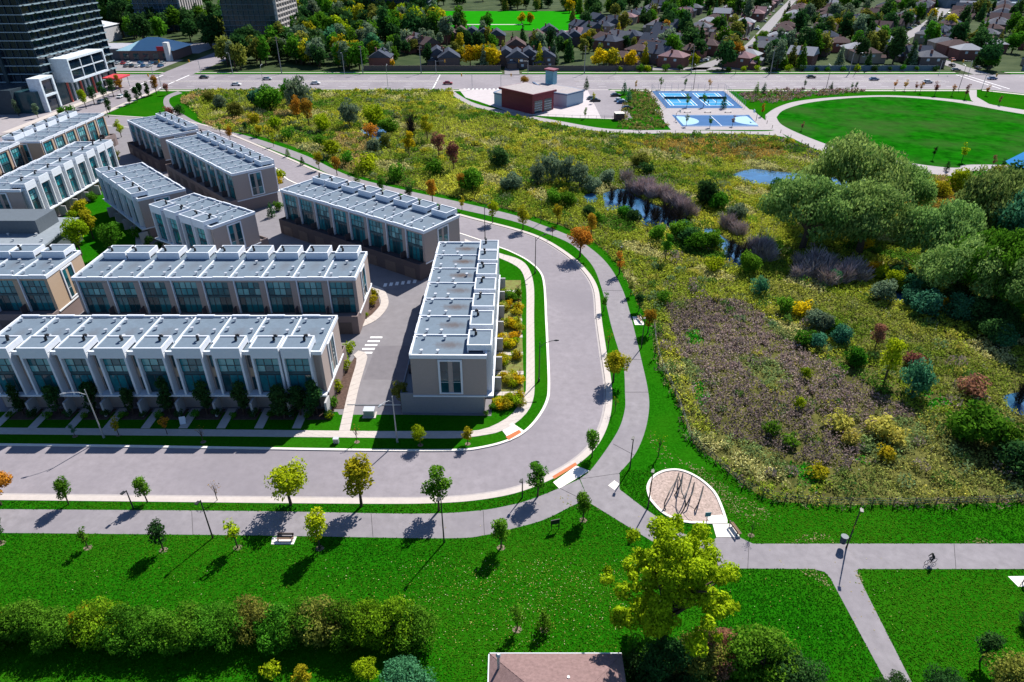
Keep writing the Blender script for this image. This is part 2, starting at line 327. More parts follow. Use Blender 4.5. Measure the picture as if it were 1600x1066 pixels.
b = MB(); b.poly(GG([(1574,902),(1650,901),(1650,918),(1590,918)]), Z_L+.026); struct('concrete_pad', b, CONCW)
for (a_,b_) in [((968,563),(1004,563)),((977,614),(1013,614)),((940,455),(972,455)),((580,803),(583,840)),((755,799),(757,838)),((300,800),(302,837)),((1170,850),(1168,890)),((1490,850.5),(1493,890.5)),((958,695),(990,712)),((905,750),(968,741)),((921,787),(874,764))]:
    p,q = G(*a_),G(*b_); b = MB(); b.tube([(*p,Z_L+.012),(*q,Z_L+.012)],.035,4); struct('path_seam', b, M('tar_seam',(.07,.065,.07),.8))
b = MB(); b.poly(GG([(588,541),(650,541),(634,594),(567,594)]), .094); struct('lane_patch', b, M('patch_asphalt',(.14,.13,.145),.85,.1,.8))
# playground
pg = smooth(GG([(1015.8,781.7),(1011.8,763),(1019.7,747.6),(1035,738.4),(1052.5,735.5),(1068,737.7),(1085,745),(1102,756.8),(1117,772.5),(1127,793.5),(1135,818)]))+GG([(1113,818.7)])+smooth(GG([(1079,818),(1058,814),(1034,801.4),(1015.8,781.7)]))
b = MB(); b.poly(pg, Z_L+.02); struct('play_surface', b, WCHIP, 'brown wood chip play area')
ribbon('play_edging', pg+[pg[0]], -.16, .16, Z_L-.02, Z_L+.12, CONCW, 'white concrete edging around the play area')
b = MB(); b.prism(GG([(1103,808),(1128,806),(1134,817.5),(1108,817.5)]), Z_L, Z_L+.07); struct('play_ramp', b, CONCW)
b = MB(); b.prism(GG([(1113,820),(1143,820),(1156,841),(1119,841)]), Z_L, Z_L+.06); struct('bench_pad', b, CONCW, 'bright concrete pad under the bench by the play area')
b = MB(); b.poly(GG([(1119,841.4),(1156,841.4),(1176,851),(1109,851)]), Z_L+.024); struct('pad_apron', b, PATHM)
# parkland beyond the meadow: station lot, paths, courts, oval
b = MB(); b.poly([(-24,317.3),(-20,300),(-14,292),(2,268),(25,262.5),(44,260),(43.5,317.3)], Z_L+.008); struct('station_lot', b, M('pale_paving',(.40,.36,.37),.8,.08,.4), 'pale paved forecourt around the fire station')
b = MB(); b.poly([(34,262),(46,262),(46,316),(34,316)], Z_L+.012); struct('parking_lane', b, ASPH)
spath_u = smooth(GG([(704,137),(716,148),(745,163),(800,176),(870,189),(940,201),(1000,204),(1060,204),(1190,206),(1213,202)]))
spath_l = smooth(GG([(696,139),(708,150),(740,167),(800,181),(870,194.5),(940,206.5),(1000,209.5),(1060,209),(1190,211),(1230,216)]))
b = MB(); b.poly(spath_u+spath_l[::-1], Z_L+.03); struct('meadow_path', b, PALEP, 'pale path between the meadow and the fire station')
oc = np.array(G(1400,196)); 
oval_o = smooth(GG([(1196,180),(1215,168),(1250,158),(1320,151.5),(1400,149.8),(1500,157),(1640,178)])+[(250,240),(248,200),(225,182)]+GG([(1560,268),(1500,276),(1440,270),(1370,256),(1300,243),(1240,218),(1200,196),(1196,180)]))
oval_i = smooth(GG([(1213,184),(1226,172),(1265,161),(1330,153.8),(1400,152.3),(1490,160),(1620,182)])+[(238,240),(236,208),(212,194)]+GG([(1545,258),(1495,263),(1440,258),(1380,248),(1310,232),(1255,212),(1222,196),(1213,184)]))
b = MB(); b.poly(oval_o, Z_L+.02); struct('oval_path', b, PALEP, 'pale path looping around the oval field')
b = MB(); b.poly(oval_i, Z_L+.03); struct('oval_field', b, FIELD, 'large oval green playing field')
b = MB(); b.poly(GG([(1512,141),(1526,141),(1526,152),(1545,163),(1600,176),(1600,181),(1530,166),(1517,157)]), Z_L+.028); struct('crossing_path', b, PALEP)
b = MB(); b.poly(GG([(1570,253),(1600,238),(1640,262),(1590,268)]), Z_L+.04); struct('splash_pad', b, M('pad_blue',(.015,.13,.33),.95,.1,.4,0,.05), 'bright blue splash pad beside the oval path')
CB, CL = M('court_blue',(.06,.13,.27),.95,.08,.3,0,0), M('court_light_blue',(.05,.23,.42),.95,.08,.3,0,0)
b = MB(); b.poly([(60,276),(95,276),(97,317),(60,317)], Z_L+.02); b.poly([(57,244),(95,244),(96,276.5),(57,276.5)], Z_L+.018); struct('court_apron', b, PALEP)
court = empty('tennis_courts'); tag(court, 'pair of blue tennis courts with white lines', None, None, 'structure')
MB().poly([(62.2,279),(93.2,279),(94.6,313.5),(62.6,313.5)], Z_L+.03).build('court_surface', CB, court)
for cx in (70.4,85.2):
    MB().poly([(cx-5.5,284),(cx+5.5,284),(cx+5.5,309),(cx-5.5,309)], Z_L+.036).build('playing_area', CL, court)
    m = MB()
    for x in (-5.5,-4.1,4.1,5.5): m.box(cx+x-.12,cx+x+.12,284,309,Z_L+.036,Z_L+.042)
    for y in (284,290.2,302.8,309): m.box(cx-5.5,cx+5.5,y-.12,y+.12,Z_L+.036,Z_L+.043)
    m.box(cx-.1,cx+.1,290.2,302.8,Z_L+.036,Z_L+.0425); m.build('court_lines', PAINT, court)
bball = empty('basketball_court'); tag(bball, 'blue basketball court with pale key circles', None, None, 'structure')
MB().poly([(62,249),(90,249),(92,267.5),(62,267.5)], Z_L+.03).build('court_surface', CB, bball)
for s,cx in ((1,63),(-1,90.5)):
    MB().poly([(cx+s*7.2*math.cos(t),258.2+7*math.sin(t)) for t in np.linspace(-math.pi/2,math.pi/2,16)], Z_L+.036).build('key_circle', M('court_pale',(.20,.36,.5),.7), bball)
m = MB(); m.box(76.6,76.8,249.5,267,Z_L+.036,Z_L+.042); m.box(63,90.5,249.6,249.8,Z_L+.036,Z_L+.042); m.box(63,90.5,266.8,267,Z_L+.036,Z_L+.042); m.build('court_lines', PAINT, bball)
# meadow ground
meadow = smooth(GG([(300,168),(330,200),(400,212),(480,238),(545,270),(630,292),(716,310),(800,330),(842,342),(898,362),(938,387),(965,415),(985,450),(1000,480),(1022,510),(1028,560),(1042,590),(1058,625),(1070,660),(1085,695),(1120,723),(1160,757),(1200,780),(1260,788),(1400,790),(1700,784)]))
meadow += GG([(1700,300),(1600,285),(1500,281),(1440,276),(1370,262),(1300,249),(1237,222),(1190,213),(1000,212),(930,208),(870,197),(800,184),(740,171),(707,154)])+[(-28,312.5),(-140,312.5)]+GG([(290,150),(281,160)])
b = MB(); b.poly(meadow, Z_L+.006); struct('meadow_ground', b, MEADG, 'rough olive meadow and wetland ground')
PONDS = [[(942,303),(972,296),(992,308),(1023,321),(1053,333),(1081,349),(1073,355),(1043,356),(1010,353),(997,342),(972,327),(947,329)],
 [(912,306),(926,303),(935,308),(930,317),(915,316)], [(1094,360),(1112,358),(1130,372),(1156,386),(1180,408),(1160,418),(1139,416),(1130,395),(1110,374)],
 [(1142,274),(1175,265),(1215,269),(1300,276),(1413,282),(1438,288),(1438,302),(1400,307),(1300,300),(1200,291),(1165,284)],
 [(560,204),(590,198),(606,200),(610,218),(604,229),(592,226),(575,214)], [(1566,620),(1596,615),(1620,635),(1600,650),(1575,640)], [(1370,450),(1420,455),(1440,475),(1400,470)]]
WP = []
for q in PONDS:
    p = smooth(GG(q+[q[0]]),4)[:-1]; WP.append(p)
    b = MB(); b.poly(p, Z_L+.02); struct('pond_water', b, WATER, 'still blue pond water in the wetland')
# ------------------------------------------------------------------ townhouse blocks
PANE = {}
def pane_mesh(wd, ht, g):
    k = (round(wd,2), round(ht,2), g)
    if k not in PANE: PANE[k] = MB().box(0,wd,0,.03,0,ht).mesh('pane', GL[g])
    return PANE[k]
def window(parent, u0, v, z0, wd, ht, nc, nr, face, mat=FRAME, panes=True, bias=(0,1,1,2)):
    """a glazed opening in the plane v; face -1 looks to -v, +1 looks to +v"""
    m = MB(); t = .05
    ya, yb = (v-.06, v+.05) if face < 0 else (v-.05, v+.06)
    for i in range(nc+1): x = u0+wd*i/nc; m.box(x-t, x+t, ya, yb, z0, z0+ht)
    for j in range(nr+1): z = z0+ht*j/nr; m.box(u0-t, u0+wd+t, ya-.003, yb+.003, z-t, z+t)
    wn = m.build('window', mat, parent)
    if not panes: link('pane', pane_mesh(wd, ht, random.choice(bias)), wn, (u0, v-.015, z0)); return wn
    for i in range(nc):
        for j in range(nr):
            link('pane', pane_mesh(wd/nc, ht/nr, random.choice(bias)), wn, (u0+wd*i/nc, v-.015, z0+ht*j/nr))
    return wn
def cyl(m, x, y, z0, z1, r, n=8, mi=0): m.tube([(x,y,z0),(x,y,z1)], r, n, mi)
VENT = MB(); cyl(VENT,0,0,0,.35,.13,8); cyl(VENT,0,0,.35,.55,.26,8); VENT = VENT.mesh('roof_vent', METAL)
GOOSE = MB(); GOOSE.tube([(0,0,0),(0,0,.55),(.12,0,.8),(.35,0,.8),(.5,0,.62)], .2, 7); GOOSE = GOOSE.mesh('gooseneck_vent', BLACK)
AC = MB(); AC.box(-.4,.4,-.35,.35,0,.75); AC = AC.mesh('condenser', METAL)
PLANTER = MB(); PLANTER.box(-.06,.06,-1.45,0,0,1.5); PLANTER = PLANTER.mesh('terrace_screen', DARKB)
def block(T0, T1, D, n, label, wall=BEIGE, base=TAUPE, tdet=2, edet=2, stain=1.0, ends=(1,1), zoff=0):
    """row of n units; T0->T1 is the terrace side, the entrance side lies D to its left"""
    dx, dy = T1[0]-T0[0], T1[1]-T0[1]; L = math.hypot(dx,dy); W = L/n; a = math.atan2(dy,dx)
    o = empty('townhouse_block', (T0[0],T0[1],.1), a, label, 'townhouses', None)
    zf, zr, zp = 3.1, 9.78, 10.08
    # walls
    m = MB(); m.box(.2,L-.2,.45,D-.45,0,zr-.02)
    m.box(0,.45,0,D,zf,zr-.01); m.box(L-.45,L,0,D,zf,zr-.01)
    m.box(.45,L-.45,.05,.45,9.1,zr-.015)
    for i in range(n+1):
        m.box(max(.45,i*W-.55),min(L-.45,i*W+.55),0,.45,zf,9.1)
    m.build('wall', wall, o)
    mb_ = MB(); mb_.box(-.02,L+.02,-1.9,.46,0,zf-.05)
    mb_.box(-.02,L+.02,-1.9,-1.72,zf-.05,zf+.42); mb_.box(-.02,.15,-1.72,0,zf-.05,zf+.42); mb_.box(L-.15,L+.02,-1.72,0,zf-.05,zf+.42)
    mb_.box(-.01,L+.01,.46,D-.5,0,zf-.2)
    base_o = mb_.build('base_wall', base, o)
    # garage doors, terrace screens, terrace-side windows and fins
    gd = MB(); gd.box(0,3.0,-.04,0,0,2.3)
    for j in range(4): gd.box(.06,2.94,-.065,-.04,.06+j*.56,.56+j*.56)
    gm = gd.mesh('garage_door', GDOOR); fin = MB().box(-.09,.09,-.2,.44,zf,zp-.12).mesh('fin', WHITE)
    cop = MB().box(0,W*.5,-.12,.2,zp-.02,zp+.09).mesh('coping_step', WHITE)
    for i in range(n):
        link('garage_door', gm, o, (i*W+W/2-1.5,-1.9,0))
        if i: link('terrace_screen', PLANTER, o, (i*W,-.02,zf))
        link('fin', fin, o, (i*W+.64,0,0)); link('coping', cop, o, (i*W+W*.48,0,0))
        u0, wd = i*W+.78, W-1.4
        if tdet:
            window(o, u0, .28, 6.55, wd, 2.5, 4, 2, -1, FRAME, tdet>1, (0,0,1,3))  # upper panes use brighter glass, the sky's reflection put into the colour
            window(o, u0, .28, 3.15, wd, 3.0, 4, 1, -1, FRAME, tdet>1, (1,1,2,2))
            MB().box(u0,u0+wd,.14,.4,6.17,6.5).build('spandrel', M('spandrel_teal',(.03,.09,.11),.3), o)
    # roof: deck per unit, parapets, dividers, vents
    rf = empty('roof', (0,0,0)); rf.parent = o
    dk = MB().box(0,W,0,D,zr-.02,zr).mesh('roof_deck', ROOF)
    for i in range(n):
        d = link('roof_deck', dk, rf, (i*W,0,0)); s_ = stain*random.uniform(.7,1.1); d.color = (s_,s_,s_,1)
        for (x,y) in ((.9,1.4),(W-.9,1.5),(.95,4.6),(W-.85,3.9)):
            link('roof_vent', VENT, rf, (i*W+x+random.uniform(-.15,.15),y+random.uniform(-.2,.2),zr), random.uniform(0,6))
        if random.random() < .5: link('roof_vent', VENT, rf, (i*W+W*.5,6.2,zr))
    m = MB(); m.box(-.1,L+.1,-.1,.17,zr-.3,zp); m.box(-.1,L+.1,D-.17,D+.1,zr-.3,zp-.003); m.box(-.1,.17,.17,D-.17,zr-.3,zp-.001); m.box(L-.17,L+.1,.17,D-.17,zr-.3,zp-.002)
    m.build('parapet', WHITE, rf)
    dv = MB().box(-.09,.09,.17,D-2.6,zr,zp-.1).mesh('divider', WHITE)
    for i in range(1,n): link('divider', dv, rf, (i*W,0,0))
    # entrance side: projecting white bays that rise above the roof
    BW = W-1.35
    bm = MB()
    zt = zp+.95
    bm.box(0,.3,D-.45,D+.75,zf,zp-.1); bm.box(BW-.3,BW,D-.45,D+.75,zf,zp-.1); bm.box(.3,BW-.3,D+.2,D+.75,zp-.75,zp-.1)
    bm = bm.mesh('bay_frame', WHITE)
    rb = MB(); d0 = D-2.7
    rb.box(0,BW,d0,d0+.2,zr,zt); rb.box(0,BW,D+.56,D+.76,zp-.1,zt-.001); rb.box(0,.2,d0+.2,D+.56,zr+.35,zt-.002); rb.box(BW-.2,BW,d0+.2,D+.56,zr+.35,zt-.003)
    rb = rb.mesh('roof_box', WHITE)
    rt = MB().box(.2,BW-.2,d0+.2,D+.56,zr+.3,zt-.14).mesh('roof_box_top', ROOF)
    pw = MB().box(-.15,.15,0,1.9,0,2.5).mesh('entry_wall', STONE)
    dr = MB(); dr.box(0,1.0,0,.06,.1,2.2); dr.box(1.1,1.5,.0,.05,.1,2.2); dr = dr.mesh('front_door', DARKB)
    MB().box(-.05,L+.05,D-.45,D+.95,zf-.18,zf+.08).build('slab_band', WHITE, o)
    for i in range(n):
        u0 = i*W+.25 if i else i*W+W-BW-.02
        link('bay_frame', bm, o, (u0,0,0))
        bx = link('roof_box', rb, o, (u0,0,0)); t = link('roof_box_top', rt, bx); t.color = (.25,.25,.25,1)
        link('gooseneck_vent', GOOSE, bx, (BW*.3,D-1.6,zt-.16), random.uniform(2,4))
        link('entry_wall', pw, o, (i*W,D,0)); link('front_door', dr, o, (i*W+1.5,D-.44,0))
        if edet:
            window(o, u0+.3, D+.1, 6.7, BW-.6, 2.2, 3, 2, 1, FRAME, edet>1, (0,0,1,3))  # brighter glass again for the upper row, sky reflection painted in
            window(o, u0+.3, D+.1, 3.3, BW-.6, 2.9, 3, 1, 1, FRAME, edet>1, (1,2,2,1))
            MB().box(u0+.3,u0+BW-.3,D-.1,D+.08,6.2,6.7).build('spandrel', M('spandrel_teal',(.03,.09,.11),.3), o)
            g0 = u0+BW+.1
            if g0+.8 < L-.4:
                window(o, g0, D-.4, 7.3, .85, 1.7, 1, 1, 1, FRAME, True, (1,2)); window(o, g0, D-.4, 3.4, .85, 2.0, 1, 1, 1, FRAME, True, (2,2))
                MB().box(g0-.05,g0+.9,D-.45,D-.3,5.6,7.1).build('panel', TAN, o)
    # end walls with a white framed feature window
    for e,(x,fx) in enumerate(((0,-1),(L,1))):
        if not ends[e]: continue
        m = MB(); v0, v1, z0, z1 = D*.36, D*.36+3.4, 3.5, 9.3
        xa, xb = (x-.16,x+.02) if fx < 0 else (x-.02,x+.16)
        m.box(xa,xb,v0,v0+.28,z0,z1); m.box(xa,xb,v1-.28,v1,z0,z1); m.box(xa,xb,v0+.28,v1-.28,z1-.25,z1); m.box(xa,xb,v0+.28,v1-.28,z0,z0+.2)
        f = m.build('end_window', WHITE, o)
        xg = x-.05 if fx < 0 else x+.01
        for a0 in (v0+.3, v1-1.35):
            for j in range(3):
                h = (z1-z0-.45)/3; MB().box(xg,xg+.04,a0,a0+1.05,z0+.22+j*h,z0+.18+(j+1)*h).build('pane', GL[random.choice((1,2,2))], f)
            MB().box(xg-.01,xg+.05,a0,a0+1.05,z0+.18+h,z0+.24+h).build('transom', FRAMEW, f)
        cg = MB(); cg.box(min(xa,x),max(xb,x),-.02,D+.02,zf-.12,zf+.1); cg.build('end_ledge', WHITE, o)
    return o
block((-14.2+.4,118.2),(-14.2,78.3),10.6,7,'townhouse block alone beside the bend, its end wall facing the corner lawn', BEIGE, M('blue_brick',(.22,.22,.24),.8,.08,6), 1, 1, 1.0)
block((-26.8,89.5),(-75.1,89.5),10.3,9,'front townhouse row facing the street with tall white framed bays', BEIGE, TAUPE, 1, 2, .35)
block((-74.9,102.8),(-26.7,102.8),10.8,9,'second townhouse row behind the front row with wide teal windows', BEIGE, TAUPE, 2, 1, .35)
block((-96.3,103.5),(-79.8,103.5),10.6,3,'tan townhouse row end beside the pool', TAN, TAUPE, 2, 1, .35)
block((-53,148.8),(-17.4,123.5),11,8,'angled townhouse row with dark garage level and open lane before it', BEIGE, DARKB, 2, 1, .2)
block((-98.1,191.6),(-68.3,160.3),11,8,'long angled townhouse row beside the upper end of the crescent', BEIGE, TAUPE, 2, 1, 0)
block((-120.9,215.6),(-101.9,195.8),11,5,'short angled townhouse row at the top of the crescent', BEIGE, DARKB, 1, 1, 0)
block((-75.1,149.4),(-94.7,169.9),10.3,5,'townhouse block facing the courtyard trees, shaded white bays', BEIGE, TAUPE, 1, 1, 0)
block((-54.2,134.4),(-71.8,146.1),10.4,4,'smallest townhouse block between the courtyard and the angled row', BEIGE, TAUPE, 1, 1, 0)
block((-133.3,190.5),(-133.3,225),10.5,6,'tan townhouse row nearest the side street and tower', TAN, TAUPE, 2, 1, 0)
block((-138.5,152),(-138.5,189.5),10.5,7,'tan townhouse row stepped back from the one by the side street', TAN, TAUPE, 2, 0, 0)
block((-123,190),(-123,148.5),10.5,8,'townhouse row facing the courtyard with stepped teal glazed bays', BEIGE, TAUPE, 1, 1, 0)
# unit walkways and hedging strips in front of the front row
for i in range(9):
    x = -26.8-i*48.3/9-4.4
    slabs('unit_walk', [(x,79.3),(x+.0,74.6)], [(x+1.25,79.3),(x+1.25,74.6)], CONC, 'concrete walk from the sidewalk to a front row door', 1.2, z=.168)
    b = MB(); b.box(x+1.5,x+5.0,76.6,79.2,.1,.142); struct('planting_bed', b, MULCH)
for i in range(7):
    y = 78.6+i*5.7+3.9
    slabs('unit_walk', [(-2.6,y),(1.85,y)], [(-2.6,y+1.0),(1.85,y+1.0)], CONC, 'concrete walk across the yellow front gardens', 1.1, z=.168)
    b = MB(); b.box(-2.5,1.8,y+1.1,y+5.5,.1,.14); struct('planting_bed', b, M('straw_bed',(.22,.17,.06),.95,.4,1.5,.4,.1,col2=(.12,.15,.04)))
# clubhouse with the pool
ch = empty('clubhouse', (0,0,0), 0, 'low grey flat-roofed clubhouse beside the pool and courtyard trees', 'clubhouse')
q = [G(119,343,5),(-125,G(0,343,5)[1]),(-125,G(0,388,5)[1]),G(61,388,5)]
MB().prism([(p[0],p[1]) for p in q], .1, 4.9).build('wall', M('clubhouse_wall',(.10,.12,.14),.6,.1,2), ch)
q2 = [(q[0][0]+.8,q[0][1]+.5),(-125,q[1][1]+.5),(-125,q[2][1]-.5),(q[3][0]+.8,q[3][1]-.5)]
r_ = MB().prism(q2, 4.9, 5.3).build('roof', M('clubhouse_roof',(.20,.23,.26),.8,.1,1), ch)
MB().box(-125,q[3][0]-4,(q[0][1]+q[2][1])/2-1,q[0][1]-2,5.3,8.2).build('upper_storey', M('clubhouse_wall',(.1,.12,.14)), ch)
for k in range(5): link('roof_vent', VENT, r_, (-98-k*3,q[3][1]+3+k%2*3,5.3))
for k in range(4):
    MB().box(-104+k*2.4,-102+k*2.4,q[3][1]-.04,q[3][1]+.02,.8,4.3).build('window', GL[1], ch)
b = MB(); b.box(-95,-70,116.5,127,.05,.13); struct('pool_deck', b, CONC, 'concrete pool deck behind the townhouse rows')
b = MB(); b.box(-88,-77.5,117.5,123.5,.13,.15); struct('pool_water', b, M('pool_water',(.02,.30,.40),.05,.05,1,0,.8), 'turquoise swimming pool between two townhouse rows')
b = MB(); b.poly([(-112,148),(-112,190),(-100,172),(-83,142),(-78,136),(-74,128),(-95,128),(-110,140)], .13); struct('courtyard_lawn', b, LAWN, 'green courtyard lawn between the townhouse blocks')
slabs('courtyard_walk', smooth([(-107,186),(-102,168),(-90,150),(-80,130)]), smooth([(-105,187),(-100,169),(-88.5,151),(-78.5,130)]), CONC, 'concrete walk through the courtyard', 2.5, z=.16)
# ------------------------------------------------------------------ towers and other large buildings
def tower(name, label, x0, x1, y0, y1, h, fl, slab, wallm, glassm, nb=6, bal=True, fins=()):
    o = empty(name, (0,0,0), 0, label, 'tower'); nfl = int(h/fl)
    MB().box(x0,x1,y0,y1,0,h).build('core', glassm, o)
    sl = MB().box(x0-.9,x1+.9,y0-.9,y1+.9,0,.28).mesh('floor_slab', slab)
    for k in range(1,nfl+1): link('floor_slab', sl, o, (0,0,k*fl))
    cols = MB()
    for k in range(nb+1):
        x = x0+(x1-x0)*k/nb; cols.box(x-.12,x+.12,y0-.45,y0,0,h-.1)
        y = y0+(y1-y0)*k/nb; cols.box(x1,x1+.45,y-.12,y+.12,0,h-.1)
    cols.build('mullions', wallm, o)
    for (xa,xb,ya,yb) in fins: MB().box(xa,xb,ya,yb,0,h).build('pier', wallm, o)
    if bal:
        bl = MB(); 
        for k in range(nb): 
            y = y0+(y1-y0)*(k+.5)/nb; bl.box(x1+.5,x1+1.7,y-(y1-y0)/nb*.36,y+(y1-y0)/nb*.36,0,.3); bl.box(x1+1.62,x1+1.66,y-(y1-y0)/nb*.35,y+(y1-y0)/nb*.35,.3,.5)
        blm = bl.mesh('balcony_row', slab)
        for k in range(1,nfl): link('balcony_row', blm, o, (0,0,k*fl+.02))
    return o
TGL = glass('tower_glass',(.004,.013,.028)); TSL = M('tower_slab',(.22,.30,.34),.6); TPI = M('tower_pier',(.09,.16,.22),.5)
tw = tower('glass_tower','dark glass high-rise with thin white balcony slabs beside the side street',-214,-188,284,337,96,3.05,TSL,M('tower_mullion',(.015,.035,.05),.4),TGL,9,True,[(-202.5,-201.2,282.6,284),(-211,-210,283,284),(-214.2,-213.4,283,284)])
pod = empty('tower_podium',(0,0,0),0,'white framed podium at the foot of the dark glass tower','podium')
MB().box(-192,-184,270,318,0,8).build('wall', M('podium_glass',(.02,.06,.075),.15), pod)
MB().box(-230,-192,268,283,0,9).build('wing', M('podium_dark',(.03,.045,.06),.4), pod)
m = MB(); m.box(-190,-180,290,290.8,8,17); m.box(-190,-180,317.2,318,8,17); m.box(-190,-180,290.8,317.2,16.2,17); m.box(-190,-180,290.8,317.2,8,8.8); m.build('white_frame', M('podium_white',(.55,.62,.68),.5), pod)
MB().box(-190,-180.6,290.8,317.2,8.8,16.2).build('glazing', TGL, pod)
m = MB()
for y in (299.5,308.4): m.box(-180.6,-180.3,y-.2,y+.2,8.8,16.2)
m.box(-180.6,-180.35,290.8,317.2,12.3,12.7); m.build('mullion', M('podium_white',(.55,.62,.68)), pod)
for k in range(9):
    y = 291+k*3.1; MB().box(-184.05,-183.4,y,y+.5,0,8).build('pier', M('podium_white' if k%3 else 'podium_red',(.5,.12,.1)), pod)
m = MB(); m.box(-187,-182,272,273,0,12.5); m.box(-187,-182,280,281,0,12.5); m.box(-187,-182,273,280,11.6,12.5); m.box(-187,-182,273,280,5.6,6.4); m.build('entrance_frame', M('podium_white',(.55,.62,.68)), pod)
MB().box(-186.6,-182.6,273,280,.1,11.6).build('entrance_glass', TGL, pod)
m = MB(); m.prism([(-184,318),(-176,316),(-176,327),(-184,328)], 4.4, 5); m.build('red_canopy', M('canopy_red',(.5,.05,.06),.5), pod)
for (x,y) in ((-177,317),(-177,326)): MB().tube([(x,y,0),(x,y,4.4)],.15,6).build('post', METAL, pod)
LITW = M('lit_balcony',(.48,.44,.42),.7,.05,3)  # pale on the sunlit tower sides alone, light put into the colour
t2 = tower('apartment_tower','tan apartment tower with a sunlit grid of balconies above the trees',-178,-146,456,500,75,2.9,M('apt_slab',(.12,.15,.17),.7),M('apt_wall',(.07,.12,.14),.7),glass('apt_glass',(.012,.045,.055),.2),10,False)
for k in range(1,25):
    m = MB(); m.box(-145,-144.2,456,500,0,.9); m.build('balcony_rail', LITW, t2, (0,0,k*2.9+.3))
for k in range(9):
    y = 456+k*5.4; MB().box(-146,-144.1,y-.3,y+.3,0,75).build('balcony_wall', LITW, t2)
t3 = tower('pale_apartment_block','pale blue-grey apartment block at the back with ribbed facade',-272,-240,536,575,70,2.9,M('apt3_slab',(.14,.19,.24),.7),M('apt3_wall',(.16,.22,.28),.7),glass('apt3_glass',(.02,.06,.09),.2),9,False)
for k in range(10): MB().box(-239.6,-238.6,536+k*4.2,537.6+k*4.2,0,70).build('balcony_wall', LITW, t3)
t4 = tower('rear_apartment_block','dark apartment slab half hidden behind the tan apartment tower',-120,-70,620,650,60,2.9,M('apt4_slab',(.06,.09,.11),.7),M('apt4_wall',(.05,.08,.1),.7),glass('apt4_glass',(.01,.03,.045),.2),10,False)
# plaza with hip roofed store
pz = empty('plaza_store',(0,0,0),0,'store with pale blue hipped metal roof in the plaza','store')
MB().box(-218,-188,400,424,0,5).build('wall', M('store_wall',(.16,.10,.09),.7), pz)
m = MB(); zz=5; m.add([(-219,399,zz),(-187,399,zz),(-187,425,zz),(-219,425,zz),(-206,412,10.5),(-200,412,10.5)],[(0,1,5,4),(1,2,5),(2,3,4,5),(3,0,4),(3,2,1,0)]); m.build('roof', M('blue_metal_roof',(.28,.45,.52),.4,.06,1), pz)
for k in range(5): MB().box(-216+k*5.5,-213+k*5.5,399.9,400,0.3,3.6).build('shop_window', GL[2], pz)
MB().box(-191,-188.5,396.5,399.5,0,9.5).build('corner_pier', M('store_white',(.6,.6,.6)), pz)
MB().box(-196,-191,398.6,399,5,7.2).build('shop_sign', M('sign_red',(.45,.02,.03),.5), pz)
st = empty('strip_mall',(0,0,0),0,'low grey flat-roofed strip of shops behind the tower','shops')
MB().box(-300,-219,404,424,0,5.2).build('wall', M('mall_wall',(.12,.12,.13),.7), st); MB().box(-301,-219.2,402.5,424.5,5.2,5.7).build('roof', M('mall_roof',(.30,.30,.33),.8), st)
for k in range(10): MB().box(-298+k*7.5,-293+k*7.5,403.9,404,.3,3.6).build('shop_window', GL[2], st)
wb = empty('wedge_roof_hall',(0,0,0),0,'pale hall with a tilted wedge roof behind the plaza','hall')
MB().add([(-285,470,0),(-262,466,0),(-262,490,0),(-285,490,0),(-285,470,17),(-262,466,9),(-262,490,9),(-285,490,13)],[(0,3,2,1),(0,1,5,4),(1,2,6,5),(2,3,7,6),(3,0,4,7)]).build('wall', M('hall_wall',(.42,.42,.44),.7), wb)
MB().add([(-286,469,17.3),(-261.5,465,9.2),(-261.5,491,9.2),(-286,491,13.2)],[(0,1,2,3)]).build('roof', M('hall_roof',(.45,.47,.5),.5), wb)
b = MB(); b.box(-330,-184,366,402,-.05,.03); b.box(-300,-185,425.5,470,-.05,.03); struct('plaza_parking', b, M('plaza_asphalt',(.2,.19,.2),.85,.1,.3), 'plaza car park asphalt beyond the arterial road')
sq = empty('school',(0,0,0),0,'long flat-roofed blue-grey school beyond the suburb houses','school')
for k,(a_,b_,c_,d_,h_) in enumerate(((1478,1545,13,6,7),(1500,1575,5,0,9),(1548,1580,16,9,5))):
    p0,p1 = G(a_,c_),G(b_,d_); MB().box(p0[0],p1[0],p0[1],p0[1]+28,0,h_).build('wall', M('school_wall',(.20,.24,.28),.8), sq); MB().box(p0[0]-.6,p1[0]+.6,p0[1]-.6,p0[1]+28.6,h_,h_+.7).build('roof', M('school_roof',(.16,.22,.28),.9), sq)
    for j in range(6): MB().box(p0[0]+4+j*(p1[0]-p0[0]-8)/6,p0[0]+4+(j+.7)*(p1[0]-p0[0]-8)/6,p0[1]-.06,p0[1]+.02,1.2,3.6).build('window', GL[2], sq)
